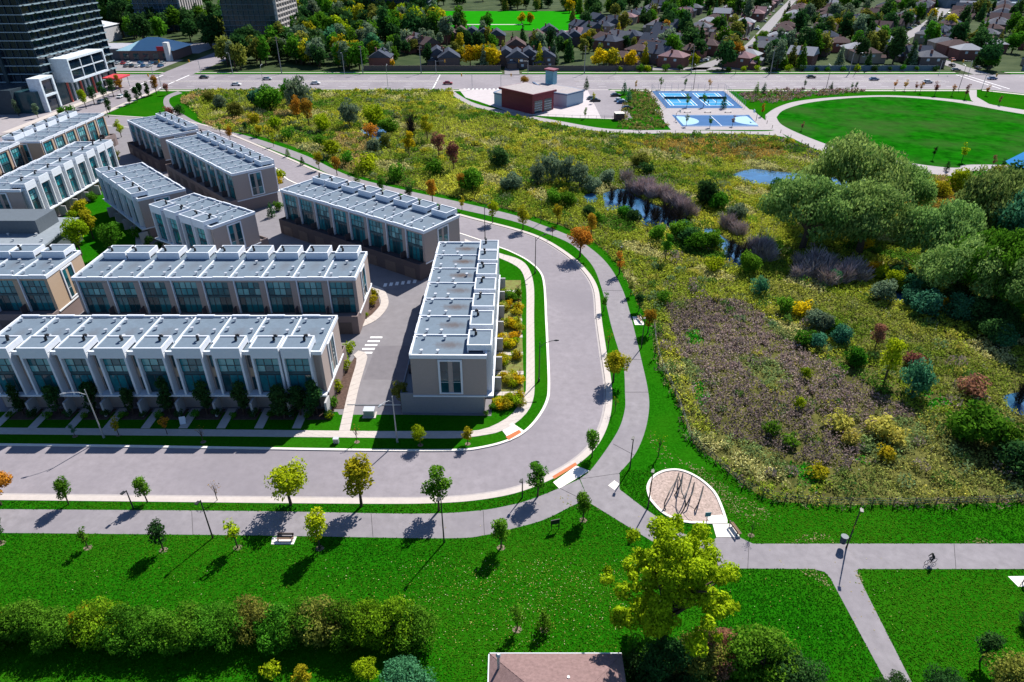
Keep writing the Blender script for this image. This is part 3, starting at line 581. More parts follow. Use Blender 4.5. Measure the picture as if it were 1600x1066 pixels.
# fire station
fs = empty('fire_station',(0,0,0),0,'fire station with maroon flat roofs and glass bay doors beside the meadow path','fire station')
MARO = M('maroon_metal',(.16,.02,.035),.5); BLUEP = M('pale_blue_block',(.33,.42,.50),.7,.05,3)
hall = [G(779,137,7.5),G(821,129.5,7.5),G(870,141,7.5),G(833,149,7.5)]
def shrink(q,k): c = np.mean(q,axis=0); return [tuple(c+(np.array(p)-c)*k) for p in q]
MB().prism(shrink(hall,.9), .1, 7).build('hall_wall', MARO, fs); r1 = MB().prism(hall, 7, 7.7).build('hall_roof', MARO, fs)
MB().prism(shrink(hall,.955), 7.7, 7.75).build('roof_gravel', M('roof_gravel',(.30,.27,.27),.9,.15,1), r1)
h3, h2 = shrink(hall,.905)[3], shrink(hall,.905)[2]
for k in range(2):
    t0, t1 = .1+k*.45, .45+k*.45; p0 = np.array(h3)*(1-t0)+np.array(h2)*t0; p1 = np.array(h3)*(1-t1)+np.array(h2)*t1
    d = MB(); d.add([(*p0,.2),(*p1,.2),(*p1,4.8),(*p0,4.8)],[(0,1,2,3)]); dd = d.build('bay_door', GL[2], fs)
    for j in range(1,5):
        z = .2+j*.92; e = MB(); e.tube([(*p0,z),(*p1,z)], .07, 4); e.build('door_rail', WHITE, dd)
for nm,qq,z1,mt in (('right_wing',[(866,146.5),(886,149.5),(912,143),(893,138.5)],4.6,BLUEP),('left_wing',[(772,146.5),(829,159),(836,151),(785,141)],4.4,BLUEP),('link_wing',[(833,130),(893,138.5),(912,143),(866,146.5),(850,141)],4.0,BLUEP)):
    g = GG(qq, z1); MB().prism(g, .1, z1).build('wing', mt, fs); r = MB().prism(shrink(g,1.04), z1, z1+.55).build('wing_roof', M('slate_blue',(.10,.16,.26),.5), fs)
    MB().prism(shrink(g,.94), z1+.55, z1+.6).build('roof_gravel', M('roof_gravel',(.36,.31,.31)), r)
g = GG([(852,131),(864,133),(870,131),(858,129)], 4); MB().prism(g, 4, 9.6).build('hose_tower', M('glass_block',(.12,.30,.38),.3), fs); MB().prism(shrink(g,1.3), 9.6, 10.2).build('hose_tower_roof', MARO, fs)
sh = empty('brick_enclosure',(*G(967,187.5),.1),.1,'small brown bin enclosure with white top by the station car park','shed')
MB().box(-1.7,1.7,-1.5,1.5,0,2.4).build('wall', M('brown_brick',(.13,.06,.06),.8), sh); MB().box(-1.8,1.8,-1.6,1.6,2.4,2.6).build('roof', CONCW, sh)
# near house at the bottom edge
nh = empty('brown_roofed_house',(0,0,0),0,'house with brown shingle hip roof at the edge of the lawn','house')
x0,y1 = G(765,1021,5.6); x1 = G(958,1024,5.6)[0]; y0 = y1-11
MB().box(x0+.4,x1+.3,y0+.4,y1-.4,0,5.4).build('wall', M('house_brick',(.22,.12,.09),.8,.1,6), nh)
SHIN = M('brown_shingle',(.19,.125,.12),.9,.22,3,.5,.1,det=12)
m = MB(); zr_ = 7.9; xm0, xm1, ym = x0+4.6, x1-3.6, (y0+y1)/2
m.add([(x0,y0,5.5),(x1+.8,y0,5.5),(x1+.8,y1,5.5),(x0,y1,5.5),(xm0,ym,zr_),(xm1,ym,zr_)],[(0,1,5,4),(1,2,5),(2,3,4,5),(3,0,4),(3,2,1,0)]); rr = m.build('roof', SHIN, nh)
for k in range(14):                          # shingle courses, one lapped strip each
    t0, t1 = k/14, (k+1)/14
    a = np.array((x0,y1,5.5))*(1-t0)+np.array((xm0,ym,zr_))*t0; c = np.array((x1+.8,y1,5.5))*(1-t0)+np.array((xm1,ym,zr_))*t0
    a2 = np.array((x0,y1,5.5))*(1-t1)+np.array((xm0,ym,zr_))*t1; c2 = np.array((x1+.8,y1,5.5))*(1-t1)+np.array((xm1,ym,zr_))*t1
    up = np.array((0,.02,.035)); MB().add([a+up,c+up,c2+up*.3,a2+up*.3,a,c,c2,a2],[(1,0,3,2),(0,1,5,4)]).build('shingle_course', SHIN, rr)
m = MB(); m.tube([(x0,y1+.08,5.45),(x1+.8,y1+.08,5.45)],.07,5); m.tube([(x0-.06,y0,5.45),(x0-.06,y1,5.45)],.07,5); m.build('gutter', WHITE, nh)
cx,cy = G(779,1040,6.3); m = MB(); m.tube([(cx,cy,5.8),(cx,cy,7.6)],.12,8); m.tube([(cx,cy,7.6),(cx,cy,7.75),(cx,cy,7.95)],[.2,.24,.12],8); m.build('flue_pipe', GALV, rr)
cx,cy = G(888,1062,6.6); m = MB(); m.tube([(cx,cy,6.2),(cx,cy,7.0)],.12,8); m.build('vent_pipe', METAL, rr)
m = MB(); m.add([(x1+.9,y1-1.6,3.2),(x1+3.4,y1-1.6,3.2),(x1+3.4,y1-6,3.9),(x1+.9,y1-6,3.9)],[(0,1,2,3)]); m.box(x1+1.0,x1+3.3,y1-6,y1-1.7,0,3.15); m.build('lean_to', M('shed_grey',(.10,.12,.15),.7), nh)
# ------------------------------------------------------------------ suburb houses
HM = {'brown':M('roof_brown',(.105,.078,.078),.95,.2,1.5,0,0),'slate':M('roof_slate',(.065,.075,.10),.95,.2,1.5,0,0),'pink':M('roof_pink',(.23,.15,.16),.95,.15,1.5,0,0),'pale':M('roof_pale',(.30,.31,.34),.95,.12,1.5,0,0),'grey':M('roof_grey',(.13,.135,.155),.95,.15,1.5,0,0)}
HW = [M('house_red',(.19,.08,.065),.85,.12,4),M('house_buff',(.30,.24,.19),.85,.1,4),M('house_dark',(.12,.09,.085),.85,.1,4)]
def house_proto(rm, wm, gable, wx=11, wy=13, h=5.2):
    parts = []
    parts.append(('wall', MB().box(-wx/2,wx/2,-wy/2,wy/2,0,h).mesh('wall', wm), None))
    e = .5; m = MB(); X, Y = wx/2+e, wy/2+e; rh = 2.6 if not gable else 3.6
    if gable: m.add([(-X,-Y,h),(X,-Y,h),(X,Y,h),(-X,Y,h),(0,-Y,h+rh),(0,Y,h+rh)],[(0,1,4),(1,2,5,4),(2,3,5),(3,0,4,5),(3,2,1,0)])
    else: m.add([(-X,-Y,h),(X,-Y,h),(X,Y,h),(-X,Y,h),(0,-Y+X*.9,h+rh),(0,Y-X*.9,h+rh)],[(0,1,4),(1,2,5,4),(2,3,5),(3,0,4,5),(3,2,1,0)])
    parts.append(('roof', m.mesh('roof', rm), None)); parts.append(('chimney', MB().box(wx*.2,wx*.2+.8,-1,0,h+.6,h+rh+.5).mesh('chimney', HW[0]), 'roof'))
    g = MB().box(-wx*.45,-wx*.02,-wy/2-3,-wy/2,0,2.9).mesh('garage', wm); parts.append(('garage', g, None))
    gr = MB(); gr.add([(-wx*.49,-wy/2-3.4,2.9),(.2,-wy/2-3.4,2.9),(.2,-wy/2,2.9),(-wx*.49,-wy/2,2.9),(-wx*.24,-wy/2-3.4,4.1),(-wx*.24,-wy/2,4.1)],[(0,1,4),(1,2,5,4),(3,0,4,5),(3,2,1,0)]); parts.append(('garage_roof', gr.mesh('garage_roof', rm), None))
    wm_ = MB().box(-.7,.7,-.05,.05,0,1.2).mesh('window', FRAMEW)
    for x,z in ((-wx*.28,3.3),(wx*.2,3.3),(wx*.25,.9)): parts.append(('window', wm_, ('L',(x,-wy/2,z))))
    wm2 = MB().box(-.05,.05,-.7,.7,0,1.2).mesh('window', FRAMEW)
    for y,z in ((-wy*.2,3.2),(wy*.2,3.2)): parts.append(('window', wm2, ('L',(wx/2,y,z)))); parts.append(('window', wm2, ('L',(-wx/2,y,z))))
    return parts
PROTO = {}
def house(kind, wmi, gable, x, y, rz, label, group, s=1.0):
    k = (kind, wmi, gable)
    if k not in PROTO: PROTO[k] = house_proto(HM[kind], HW[wmi], gable)
    o = empty('house', (x,y,0), rz, label, 'house', group); o.scale = (s,s,s); rf = None
    for nm, me, ex in PROTO[k]:
        if ex == 'roof': link(nm, me, rf)
        elif ex: link(nm, me, o, ex[1])
        else:
            q = link(nm, me, o)
            if nm == 'roof': rf = q
    return o
LB = {'brown':'detached house with brown hipped roof','slate':'detached house with dark slate roof','pink':'detached house with pinkish brown roof','pale':'detached house with pale grey roof','grey':'detached house with mid grey roof'}
hpos = []
def row(line, d, face, kinds, where, step=13.2, start=8, stop=1e9, skip=.42):
    L = offset(line, d); pts = resample(L, step); acc = 0
    for i in range(len(pts)-1):
        acc += step
        if acc < start or acc > stop: continue
        t = np.array(pts[i+1])-np.array(pts[i]); a = math.atan2(t[1],t[0]); x, y = pts[i]
        if y < 372 or y > 800 or abs(x) > .70*y+25: continue
        if any((x-p[0])**2+(y-p[1])**2 < 130 for p in hpos) or random.random() < skip: continue
        if min(math.hypot(x-q[0],y-q[1]) for s in STS for q in s) < 10.5: continue
        hpos.append((x,y)); k = random.choice(kinds); g = random.random() < .25
        house(k, random.randrange(3), g, x, y, a+(math.pi if face>0 else 0), LB[k]+(', gabled, ' if g else ' ')+where, LB[k]+(' gabled ' if g else ' ')+where, random.uniform(.92,1.1))
STS = [resample(smooth(q,5),3) for q in (ST1,ST2,ST4)]
L1_, L2_ = smooth(ST1,5), smooth(ST2,5)
for d,f in ((15,1),(-15,-1),(40,-1),(-40,1)):
    row(L1_, d, f, ['brown','pink','pale','brown','grey'], 'along the street beyond the tall pole', start=30)
for d,f in ((16,1),(-17,-1),(44,-1),(-46,1),(-74,-1)):
    row(L2_, d, f, ['brown','grey','slate','brown','pale'], 'on the street north of the far crossing', start=22)
for d in (70,104): row(L1_, d, 1, ['pink','grey','slate'], 'among the trees by the sports field', start=110, step=16, skip=.45)
# gabled townhouses along the boundary wall
for (px,py,rz,k) in [(597,104,0,'slate'),(684,100,.1,'slate'),(702,104,.1,'slate'),(790,101,0,'slate'),(808,104,0,'slate'),(826,101,0,'slate'),(850,103,0,'slate'),(640,80,.6,'pink'),(655,76,.6,'grey'),(668,82,.6,'brown'),(703,66,0,'brown'),(720,64,0,'brown'),(738,64,0,'slate'),(756,66,0,'slate'),(776,68,0,'slate'),(840,70,0,'brown'),(806,84,0,'brown'),(858,60,0,'slate'),(878,72,0,'slate'),(896,70,0,'slate'),(916,66,.4,'slate'),(905,52,.4,'slate'),(925,56,.4,'slate'),(945,75,.4,'brown'),(965,70,.4,'slate'),(932,40,.4,'slate'),(952,48,.4,'slate'),
        (1028,98,.9,'slate'),(1030,88,.9,'slate'),(1032,79,.9,'slate'),(1034,71,.9,'slate'),(1036,64,.9,'slate'),(1038,57,.9,'slate'),(1018,92,.9,'slate'),(1020,76,.9,'slate'),(1044,50,.9,'slate')]:
    x,y = G(px,py); house(k, random.choice((0,2)), True, x, y, rz+math.pi*random.choice((0,1)), 'gabled red-brick townhouse with '+k+' roof behind the boundary wall', 'gabled '+k+' townhouses behind the boundary wall', 1.0)
# boundary walls behind the verge: each panel between posts its own piece
def bwall(x0, x1, y, mat, label, h=2.6):
    o = empty('boundary_wall', (x0,y,0), 0, label, 'wall'); n = int((x1-x0)/4.5); wdt = (x1-x0)/n
    pm = MB().box(.15,wdt-.15,-.08,.08,0,h).mesh('panel', mat); po = MB().box(-.18,.18,-.16,.16,0,h+.2).mesh('post', mat)
    for i in range(n): link('panel', pm, o, (i*wdt,0,0)); link('post', po, o, (i*wdt,0,0))
    link('post', po, o, (x1-x0,0,0))
bwall(-76,-6,366,M('wall_brown',(.13,.10,.095),.85,.1,3),'brown boundary wall behind the verge opposite the meadow')
bwall(8,72,366,M('wall_brown',(.13,.10,.095)),'brown boundary wall opposite the fire station')
bwall(148,218,366,M('wall_bluegrey',(.10,.15,.20),.8,.1,3),'blue-grey boundary wall beside the far crossing')
bwall(262,340,366,M('wall_bluegrey',(.10,.15,.20)),'blue-grey boundary wall past the far crossing')
# ------------------------------------------------------------------ vegetation
def nrm(a): return a/(np.linalg.norm(a,axis=1,keepdims=True)+1e-9)
def quads_mesh(name, V, mat, attr, aname='v'):
    n = len(V)//4; me = bpy.data.meshes.new(name)
    me.vertices.add(4*n); me.vertices.foreach_set('co', V.astype(np.float32).ravel())
    me.loops.add(4*n); me.loops.foreach_set('vertex_index', np.arange(4*n,dtype=np.int32))
    me.polygons.add(n); me.polygons.foreach_set('loop_start', np.arange(0,4*n,4,dtype=np.int32))
    if attr.ndim == 1:
        a = me.attributes.new(aname,'FLOAT','FACE'); a.data.foreach_set('value', attr.astype(np.float32))
    else:
        a = me.attributes.new(aname,'FLOAT_COLOR','FACE'); a.data.foreach_set('color', np.c_[attr,np.ones(len(attr))].astype(np.float32).ravel())
    me.materials.append(mat); me.update(calc_edges=True); return me
def leaf_quads(Cn, size, out=None, up=.35, aspect=.62):
    n = len(Cn); nr = rng.normal(size=(n,3))
    if out is not None: nr = nr*.75+out*.9
    nr[:,2] += up; nr = nrm(nr); t = nrm(np.cross(nr, rng.normal(size=(n,3)))); bt = np.cross(nr,t)
    s = (size*rng.uniform(.6,1.25,n))[:,None]
    V = np.empty((n,4,3)); V[:,0] = Cn-t*s*.62; V[:,1] = Cn+bt*s*aspect*.55-t*s*.05; V[:,2] = Cn+t*s*.62; V[:,3] = Cn-bt*s*aspect*.55+t*s*.05
    return V.reshape(-1,3)
def blob_crown(blobs, n, size, fill=.55):
    w_ = np.array([b_[3]**2 for b_ in blobs]); pick = rng.choice(len(blobs), n, p=w_/w_.sum()); B = np.array(blobs)
    d = nrm(rng.normal(size=(n,3))); r = (fill+(1-fill)*rng.random(n)**.6)*rng.uniform(.85,1.12,n)
    Cn = B[pick,:3]+d*(r*B[pick,3])[:,None]*np.array([1,1,.85])
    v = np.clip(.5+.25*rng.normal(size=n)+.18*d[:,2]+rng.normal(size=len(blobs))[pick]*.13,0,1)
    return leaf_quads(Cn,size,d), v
def ell_blobs(w, h, z0, nb, br, egg=0.0):
    out = []
    for k in range(nb):
        d = nrm(rng.normal(size=(1,3)))[0]; r = rng.random()**.4
        z = z0+h/2+d[2]*r*(h/2-br*.5); f = 1-egg*((z-z0)/h)
        out.append((d[0]*r*(w/2-br*.7)*f, d[1]*r*(w/2-br*.7)*f, z, br*rng.uniform(.75,1.25)*(1-.35*egg*(z-z0)/h)))
    return out
def trunk_mesh(h, r, blobs, nl, mat=BARK):
    m = MB(); m.tube([(0,0,-.1),(r*.3,0,h*.3),(0,r*.3,h*.6),(0,0,h*.9)], [r*1.25,r,r*.75,r*.25], 6)
    for b_ in random.sample(blobs, min(nl,len(blobs))):
        z = max(h*.2, min(h*.7, b_[2]*.55)); m.tube([(0,0,z),(b_[0]*.5,b_[1]*.5,z+(b_[2]-z)*.6),(b_[0],b_[1],b_[2])], [r*.55,r*.35,r*.12], 5)
    return m.mesh('trunk', mat)
def twig_quads(n, w, h, spread=.5):          # thin bare stems fanning up from the ground
    a = rng.uniform(0,2*np.pi,n); r0 = np.sqrt(rng.random(n))*w*.22; base = np.c_[np.cos(a)*r0,np.sin(a)*r0,h*.55*rng.random(n)**1.5]
    d = nrm(np.c_[np.cos(a)*spread*rng.random(n)+rng.normal(size=n)*.25,np.sin(a)*spread*rng.random(n)+rng.normal(size=n)*.25,np.ones(n)])
    L = h*rng.uniform(.3,.55,n); tip = base+d*L[:,None]; s = nrm(np.cross(d,rng.normal(size=(n,3))))*(.022*w/2+.012)
    V = np.empty((n,4,3)); V[:,0] = base-s; V[:,1] = base+s; V[:,2] = tip+s*.3; V[:,3] = tip-s*.3
    return V.reshape(-1,3)
SH = {}
def proto(shape, pal, var):
    k = (shape,pal,var)
    if k in SH: return SH[k]
    ks = (shape,var)
    if ks not in SH:
        tr = None
        if shape == 'street': bl = ell_blobs(2.9,3.9,1.3,16,.62,.35); V,v = blob_crown(bl,1500,.23); tr = trunk_mesh(3.8,.09,bl,8)
        elif shape == 'broad': bl = ell_blobs(4.2,4.0,1.5,26,.75,.1); V,v = blob_crown(bl,2300,.25); tr = trunk_mesh(3.9,.12,bl,12)
        elif shape == 'young': bl = ell_blobs(1.5,2.3,1.0,9,.36,.2); V,v = blob_crown(bl,330,.2); tr = trunk_mesh(2.6,.05,bl,8)
        elif shape == 'bare':
            bl = ell_blobs(2.2,3.0,1.2,14,.4,.2); V,v = blob_crown(bl,40,.16); tr = trunk_mesh(3.3,.05,bl,14)
        elif shape == 'far': bl = ell_blobs(9.5,9.0,1.6,20,2.1,.15); V,v = blob_crown(bl,1100,1.05); tr = trunk_mesh(8,.28,bl,5)
        elif shape == 'tall': bl = ell_blobs(7.0,12.5,1.5,22,1.8,.3); V,v = blob_crown(bl,1000,1.0); tr = trunk_mesh(11,.28,bl,5)
        elif shape == 'pine':
            bl = [(rng.normal()*.3*(1-z),rng.normal()*.3*(1-z),1+z*10,2.3*(1-z)+.35) for z in np.linspace(0,1,14)]; V,v = blob_crown(bl,900,.8); tr = trunk_mesh(10,.22,bl,3)
        elif shape == 'cone':
            bl = [(0,0,.4+z*2.6,.75*(1-z)+.12) for z in np.linspace(0,1,9)]; V,v = blob_crown(bl,420,.22); tr = trunk_mesh(2.5,.06,bl,2)
        elif shape == 'column':
            bl = ell_blobs(2.2,4.6,.5,20,.6,.45); V,v = blob_crown(bl,1300,.26); tr = trunk_mesh(3.8,.08,bl,5)
        elif shape == 'bush': bl = ell_blobs(1.9,1.7,.0,9,.5,0); V,v = blob_crown(bl,480,.22); tr = trunk_mesh(1.2,.05,bl,5)
        elif shape == 'shrub': bl = ell_blobs(5.0,4.2,.0,20,1.1,.15); V,v = blob_crown(bl,2100,.38); tr = trunk_mesh(3,.12,bl,8)
        elif shape == 'hedge': bl = ell_blobs(4.6,3.2,.1,34,.75,.1); V,v = blob_crown(bl,6500,.17); tr = trunk_mesh(2.2,.1,bl,9)
        elif shape == 'feather':             # upright greyish willow shrub
            bl = ell_blobs(5.0,5.6,.2,20,.95,.3); V,v = blob_crown(bl,1700,.36); V = V.reshape(-1,4,3); c = V.mean(1,keepdims=True); V = (c+(V-c)*np.array([.75,.75,1.6])).reshape(-1,3); tr = trunk_mesh(3.5,.12,bl,8)
        elif shape == 'twigs': V = twig_quads(420,4.2,3.4,.8); v = rng.random(420); tr = trunk_mesh(2.0,.06,[(rng.normal()*.8,rng.normal()*.8,2.4,.3) for _ in range(9)],9,BARKD)
        elif shape == 'snag':
            bl = ell_blobs(3.0,5.0,2.0,20,.3,.2); V = twig_quads(260,2.6,6.0,.7); v = rng.random(260); tr = trunk_mesh(5.8,.10,bl,18,BARKD)
        elif shape == 'willow':
            bl = []
            for k_ in range(46):
                d = nrm(rng.normal(size=(1,3)))[0]; d[2] = abs(d[2])*1.15-.28; r = rng.uniform(.7,1)
                bl.append((d[0]*r*7.6,d[1]*r*7.6,8.0+d[2]*r*7.2,2.4*rng.uniform(.7,1.25)))
            V,v = blob_crown(bl,15000,.5,.5); V = V.reshape(-1,4,3); c = V.mean(1,keepdims=True); V = c+(V-c)*np.array([.8,.8,1.5]); V = V.reshape(-1,3); V[:,2] = np.maximum(V[:,2],.6); tr = trunk_mesh(11,.55,bl,12)
        elif shape == 'great':
            bl = []
            for k_ in range(120):
                d = nrm(rng.normal(size=(1,3)))[0]; r = rng.uniform(.45,1.03); z = 9.4+d[2]*r*6.4; f = 1-.42*max(0,(z-9)/7)
                bl.append((d[0]*r*6.0*f,d[1]*r*6.0*f,z,.85*rng.uniform(.55,1.35)))
            V,v = blob_crown(bl,30000,.29,.4); tr = trunk_mesh(14,.42,bl,26)
        SH[ks] = (V, v, tr)
    V, v, tr = SH[ks]
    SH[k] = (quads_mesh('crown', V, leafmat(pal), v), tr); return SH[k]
NV = {'street':4,'broad':3,'young':3,'bare':3,'far':5,'tall':3,'pine':2,'cone':2,'column':3,'bush':4,'shrub':4,'hedge':4,'feather':3,'twigs':3,'snag':3,'willow':3,'great':1}
def plant(name, shape, pal, x, y, label, cat, group=None, s=1.0, z=.1, sxy=None):
    cm, tm = proto(shape, pal, random.randrange(NV[shape]))
    o = empty(name, (x,y,z), random.uniform(0,6.28), label, cat, group)
    sx = s if sxy is None else sxy; o.scale = (sx*random.uniform(.92,1.08),sx*random.uniform(.92,1.08),s)
    if tm: link('trunk', tm, o)
    link('crown' if shape not in ('twigs','snag','bush') else ('foliage' if shape == 'bush' else 'twigs'), cm, o); return o
CN = {'dark':'dark green','green':'mid green','lime':'yellow-green','yellow':'bright yellow','orange':'orange','red':'reddish brown','grey':'grey-green','twig':'bare grey','teal':'blue-green','olive':'olive','char':'blackened','leafy':'fresh green','straw':'straw yellow','sunny':'sunlit yellow-green','amber':'yellow and green','willow':'silvery green'}
# street trees between the road and the lower path
for (px,py,sh,pal,s) in [(2,790,'broad','orange',1.0),(108,789,'street','green',.85),(231,786,'street','green',.8),(340,783,'bare','orange',.8),(455,790,'broad','sunny',1.25),(565,792,'street','amber',1.6),(686,799,'street','green',1.3),(840,777,'street','green',1.05)]:
    x,y = G(px,py); plant('street_tree', sh, pal, x, y, ('bare sapling' if sh=='bare' else CN[pal]+' street tree')+' on the grass strip between road and lawn path', 'tree', CN[pal]+sh+' trees on the strip between road and lawn path', s, sxy=s*1.12)
for (px,py,sh,pal,s) in [(3,850,'street','dark',.7),(138,857,'young','green',.8),(256,861,'street','dark',.72),(372,857,'young','sunny',1.3),(500,858,'street','sunny',.95),(783,857,'street','green',.75),(911,814,'street','green',.7),(808,985,'young','green',1.0),(850,985,'cone','green',.9)]:
    x,y = G(px,py); plant('lawn_tree', sh, pal, x, y, {'street':'bushy ','young':'thin ','cone':'conical '}[sh]+CN[pal]+' young tree on the open lawn below the path', 'tree', sh+CN[pal]+' trees on the open lawn', s*1.25)
    b = MB(); b.poly([(x+.5*math.cos(t),y+.45*math.sin(t)) for t in np.linspace(0,6.1,10)], Z_L+.01); struct('tree_mulch', b, MULD)
for (px,py,sh,pal,s) in [(118,683,'young','teal',.7),(186,681,'young','amber',1.0),(262,680,'young','orange',1.0),(318,692,'bare','orange',.75),(558,692,'bare','orange',.8),(657,697,'broad','lime',.62),(731,695,'street','amber',.62),(1173,838,'bare','green',.7)]:
    x,y = G(px,py); plant('sapling', sh, pal, x, y, ('leafless sapling' if sh=='bare' else {'young':'thin young ','broad':'spreading young ','street':'upright young '}[sh]+CN[pal]+' sapling')+' on the boulevard before the townhouses' if py<800 else 'leafless sapling beside the bench by the play area', 'tree', None if py>800 else sh+CN[pal]+' saplings on the boulevard', s)
    b = MB(); b.poly([(x+.4*math.cos(t),y+.36*math.sin(t)) for t in np.linspace(0,6.1,9)], .15); struct('tree_mulch', b, MULD)
for (px,py,sh,pal,s) in [(817,360,'street','amber',.95),(863,372,'bare','orange',.7),(906,402,'broad','orange',1.05),(958,598,'broad','amber',.85),(950,548,'bare','orange',.8),(925,715,'street','green',.72),(943,487,'young','green',1.0),(961,645,'bare','orange',.6),(676,318,'street','orange',1.0),(597,304,'street','green',.8),(640,318,'street','dark',.75),(722,330,'young','amber',1.0),(770,349,'street','lime',.9),(558,286,'cone','green',1.0),(527,275,'street','orange',.9),(499,266,'street','amber',.85),(473,258,'cone','dark',.8),(450,245,'cone','green',.8),(428,230,'young','lime',1.1),(405,214,'broad','amber',.6),(385,208,'street','dark',.6),(345,212,'young','green',1.1),(360,219,'street','orange',.7)]:
    x,y = G(px,py); plant('street_tree', sh, pal, x, y, ('leafless ' if sh=='bare' else {'cone':'conical ','broad':'broad ','street':'','young':'slim '}[sh]+CN[pal])+' street tree between the crescent and the cycle path', 'tree', sh+CN[pal]+' trees between crescent and cycle path', s*1.3)
for (px,py,sh,pal,s) in [(871,352,'street','amber',.8),(924,371,'street','orange',.9),(967,430,'young','orange',1.3),(998,487,'street','dark',.6),(1012,521,'street','orange',.75),(1022,561,'bare','lime',.7),(1028,715,'bare','lime',.85),(985,463,'young','olive',1.0)]:
    x,y = G(px,py); plant('meadow_edge_tree', sh, pal, x, y, ('leafless ' if sh=='bare' else CN[pal]+(' slim' if sh=='young' else ''))+' tree on the verge between cycle path and meadow', 'tree', sh+CN[pal]+' trees at the meadow edge', s*1.3)
# planting round the front row and the block by the bend
for i in range(9):
    x = -26.8-i*48.3/9-1.6
    plant('shade_tree', 'column', 'dark', x, 77.9, 'dark columnar tree between the walks of the front townhouse row', 'tree', 'dark trees before the front row', random.uniform(1.05,1.35))
    plant('shrub', 'bush', 'dark', x+1.6, 77.4, 'low dark shrub under the front row bays', 'shrub', 'low dark shrubs before the front row', random.uniform(.7,1))
    plant('shrub', 'bush', 'green', x-1.2, 77.1, 'low green shrub under the front row bays', 'shrub', 'low green shrubs before the front row', random.uniform(.6,.9))
for (px,py,s) in [(445,655,1.2),(470,650,1.1),(490,652,.95)]:
    x,y = G(px,py); plant('shade_tree', 'column', 'dark', x, y, 'dark tree beside the last door of the front townhouse row', 'tree', 'dark trees at the end of the front row', s, sxy=s*1.3)
for (px,py,pal,s,sh) in [(547,552,'lime',1.3,'bush'),(538,580,'lime',1.25,'bush'),(540,566,'lime',1.0,'bush'),(527,612,'lime',1.5,'bush'),(521,636,'green',1.2,'bush'),(515,654,'lime',.8,'bush'),(580,478,'amber',1.4,'bush'),(583,466,'amber',1.2,'bush'),(573,497,'lime',.6,'bush')]:
    x,y = G(px,py); plant('shrub', sh, pal, x, y, CN[pal]+' shrub in the bed along the lane walk at a row end', 'shrub', CN[pal]+' shrubs along the lane walk', s)
for i in range(7):
    y = 79.4+i*5.7
    for k in range(9):
        pal = ['yellow','amber','lime','amber','yellow','straw','lime','amber','yellow'][k] if i < 5 else ['amber','yellow','green','amber','yellow','lime','amber','yellow','straw'][k]
        if i == 6: pal = ['green','green','dark','lime','green','leafy','green','amber','leafy'][k]
        plant('garden_shrub', 'bush', pal, -1.5+random.uniform(-.5,2.8), y+random.uniform(-.3,3.5), CN[pal]+' garden shrub beside the block at the bend', 'shrub', CN[pal]+' garden shrubs at the bend', random.uniform(.6,1.15), sxy=random.uniform(.9,1.35))
    plant('garden_sapling', 'bare', 'orange', 1.2, y+1.6, 'thin leafless garden sapling along the sidewalk at the bend', 'tree', 'leafless garden saplings at the bend', .75)
for (px,py,pal,s) in [(628,640,'olive',1.0),(770,640,'green',.8),(760,650,'green',.55),(782,636,'lime',.6)]:
    x,y = G(px,py); plant('corner_shrub', 'street' if px==628 else 'bush', pal, x, y, CN[pal]+(' small tree at the lane end beside the end wall' if px==628 else ' shrub at the corner of the block by the bend'), 'tree' if px==628 else 'shrub', None if px==628 else CN[pal]+' shrubs at the block corner', s)
for (px,py,sh,pal,s) in [(128,400,'broad','lime',1.7),(147,375,'street','amber',1.5),(182,402,'broad','green',1.5),(130,335,'shrub','amber',.9),(105,318,'column','dark',1.4),(90,325,'column','dark',1.3),(75,335,'column','dark',1.2),(115,345,'bush','lime',1.5),(145,315,'shrub','green',.6),(150,300,'bush','amber',1.6),(138,290,'column','dark',1.1),(150,280,'column','dark',1.1),(186,262,'street','olive',1.2),(176,262,'street','orange',1.0),(128,300,'column','orange',1.1),(250,395,'bush','dark',1.5),(235,385,'bush','dark',1.4),(160,410,'bush','lime',1.0),(215,372,'bush','green',1.6),(408,312,'bush','amber',2.0),(420,318,'bush','amber',1.8),(432,295,'bush','yellow',2.2),(400,322,'bush','yellow',1.5),(438,285,'bush','lime',2.2),(425,340,'cone','dark',1.4),(435,330,'bush','green',1.6),(190,215,'street','lime',1.2)]:
    x,y = G(px,py); plant('courtyard_tree' if sh not in('bush','shrub') else 'courtyard_shrub', sh, pal, x, y, CN[pal]+{'bush':' low shrub','shrub':' large shrub','column':' columnar tree','cone':' conical tree','broad':' round tree','street':' slender tree'}[sh]+' among the inner townhouse blocks', 'shrub' if sh in('bush','shrub') else 'tree', CN[pal]+sh+' among the inner blocks', s)
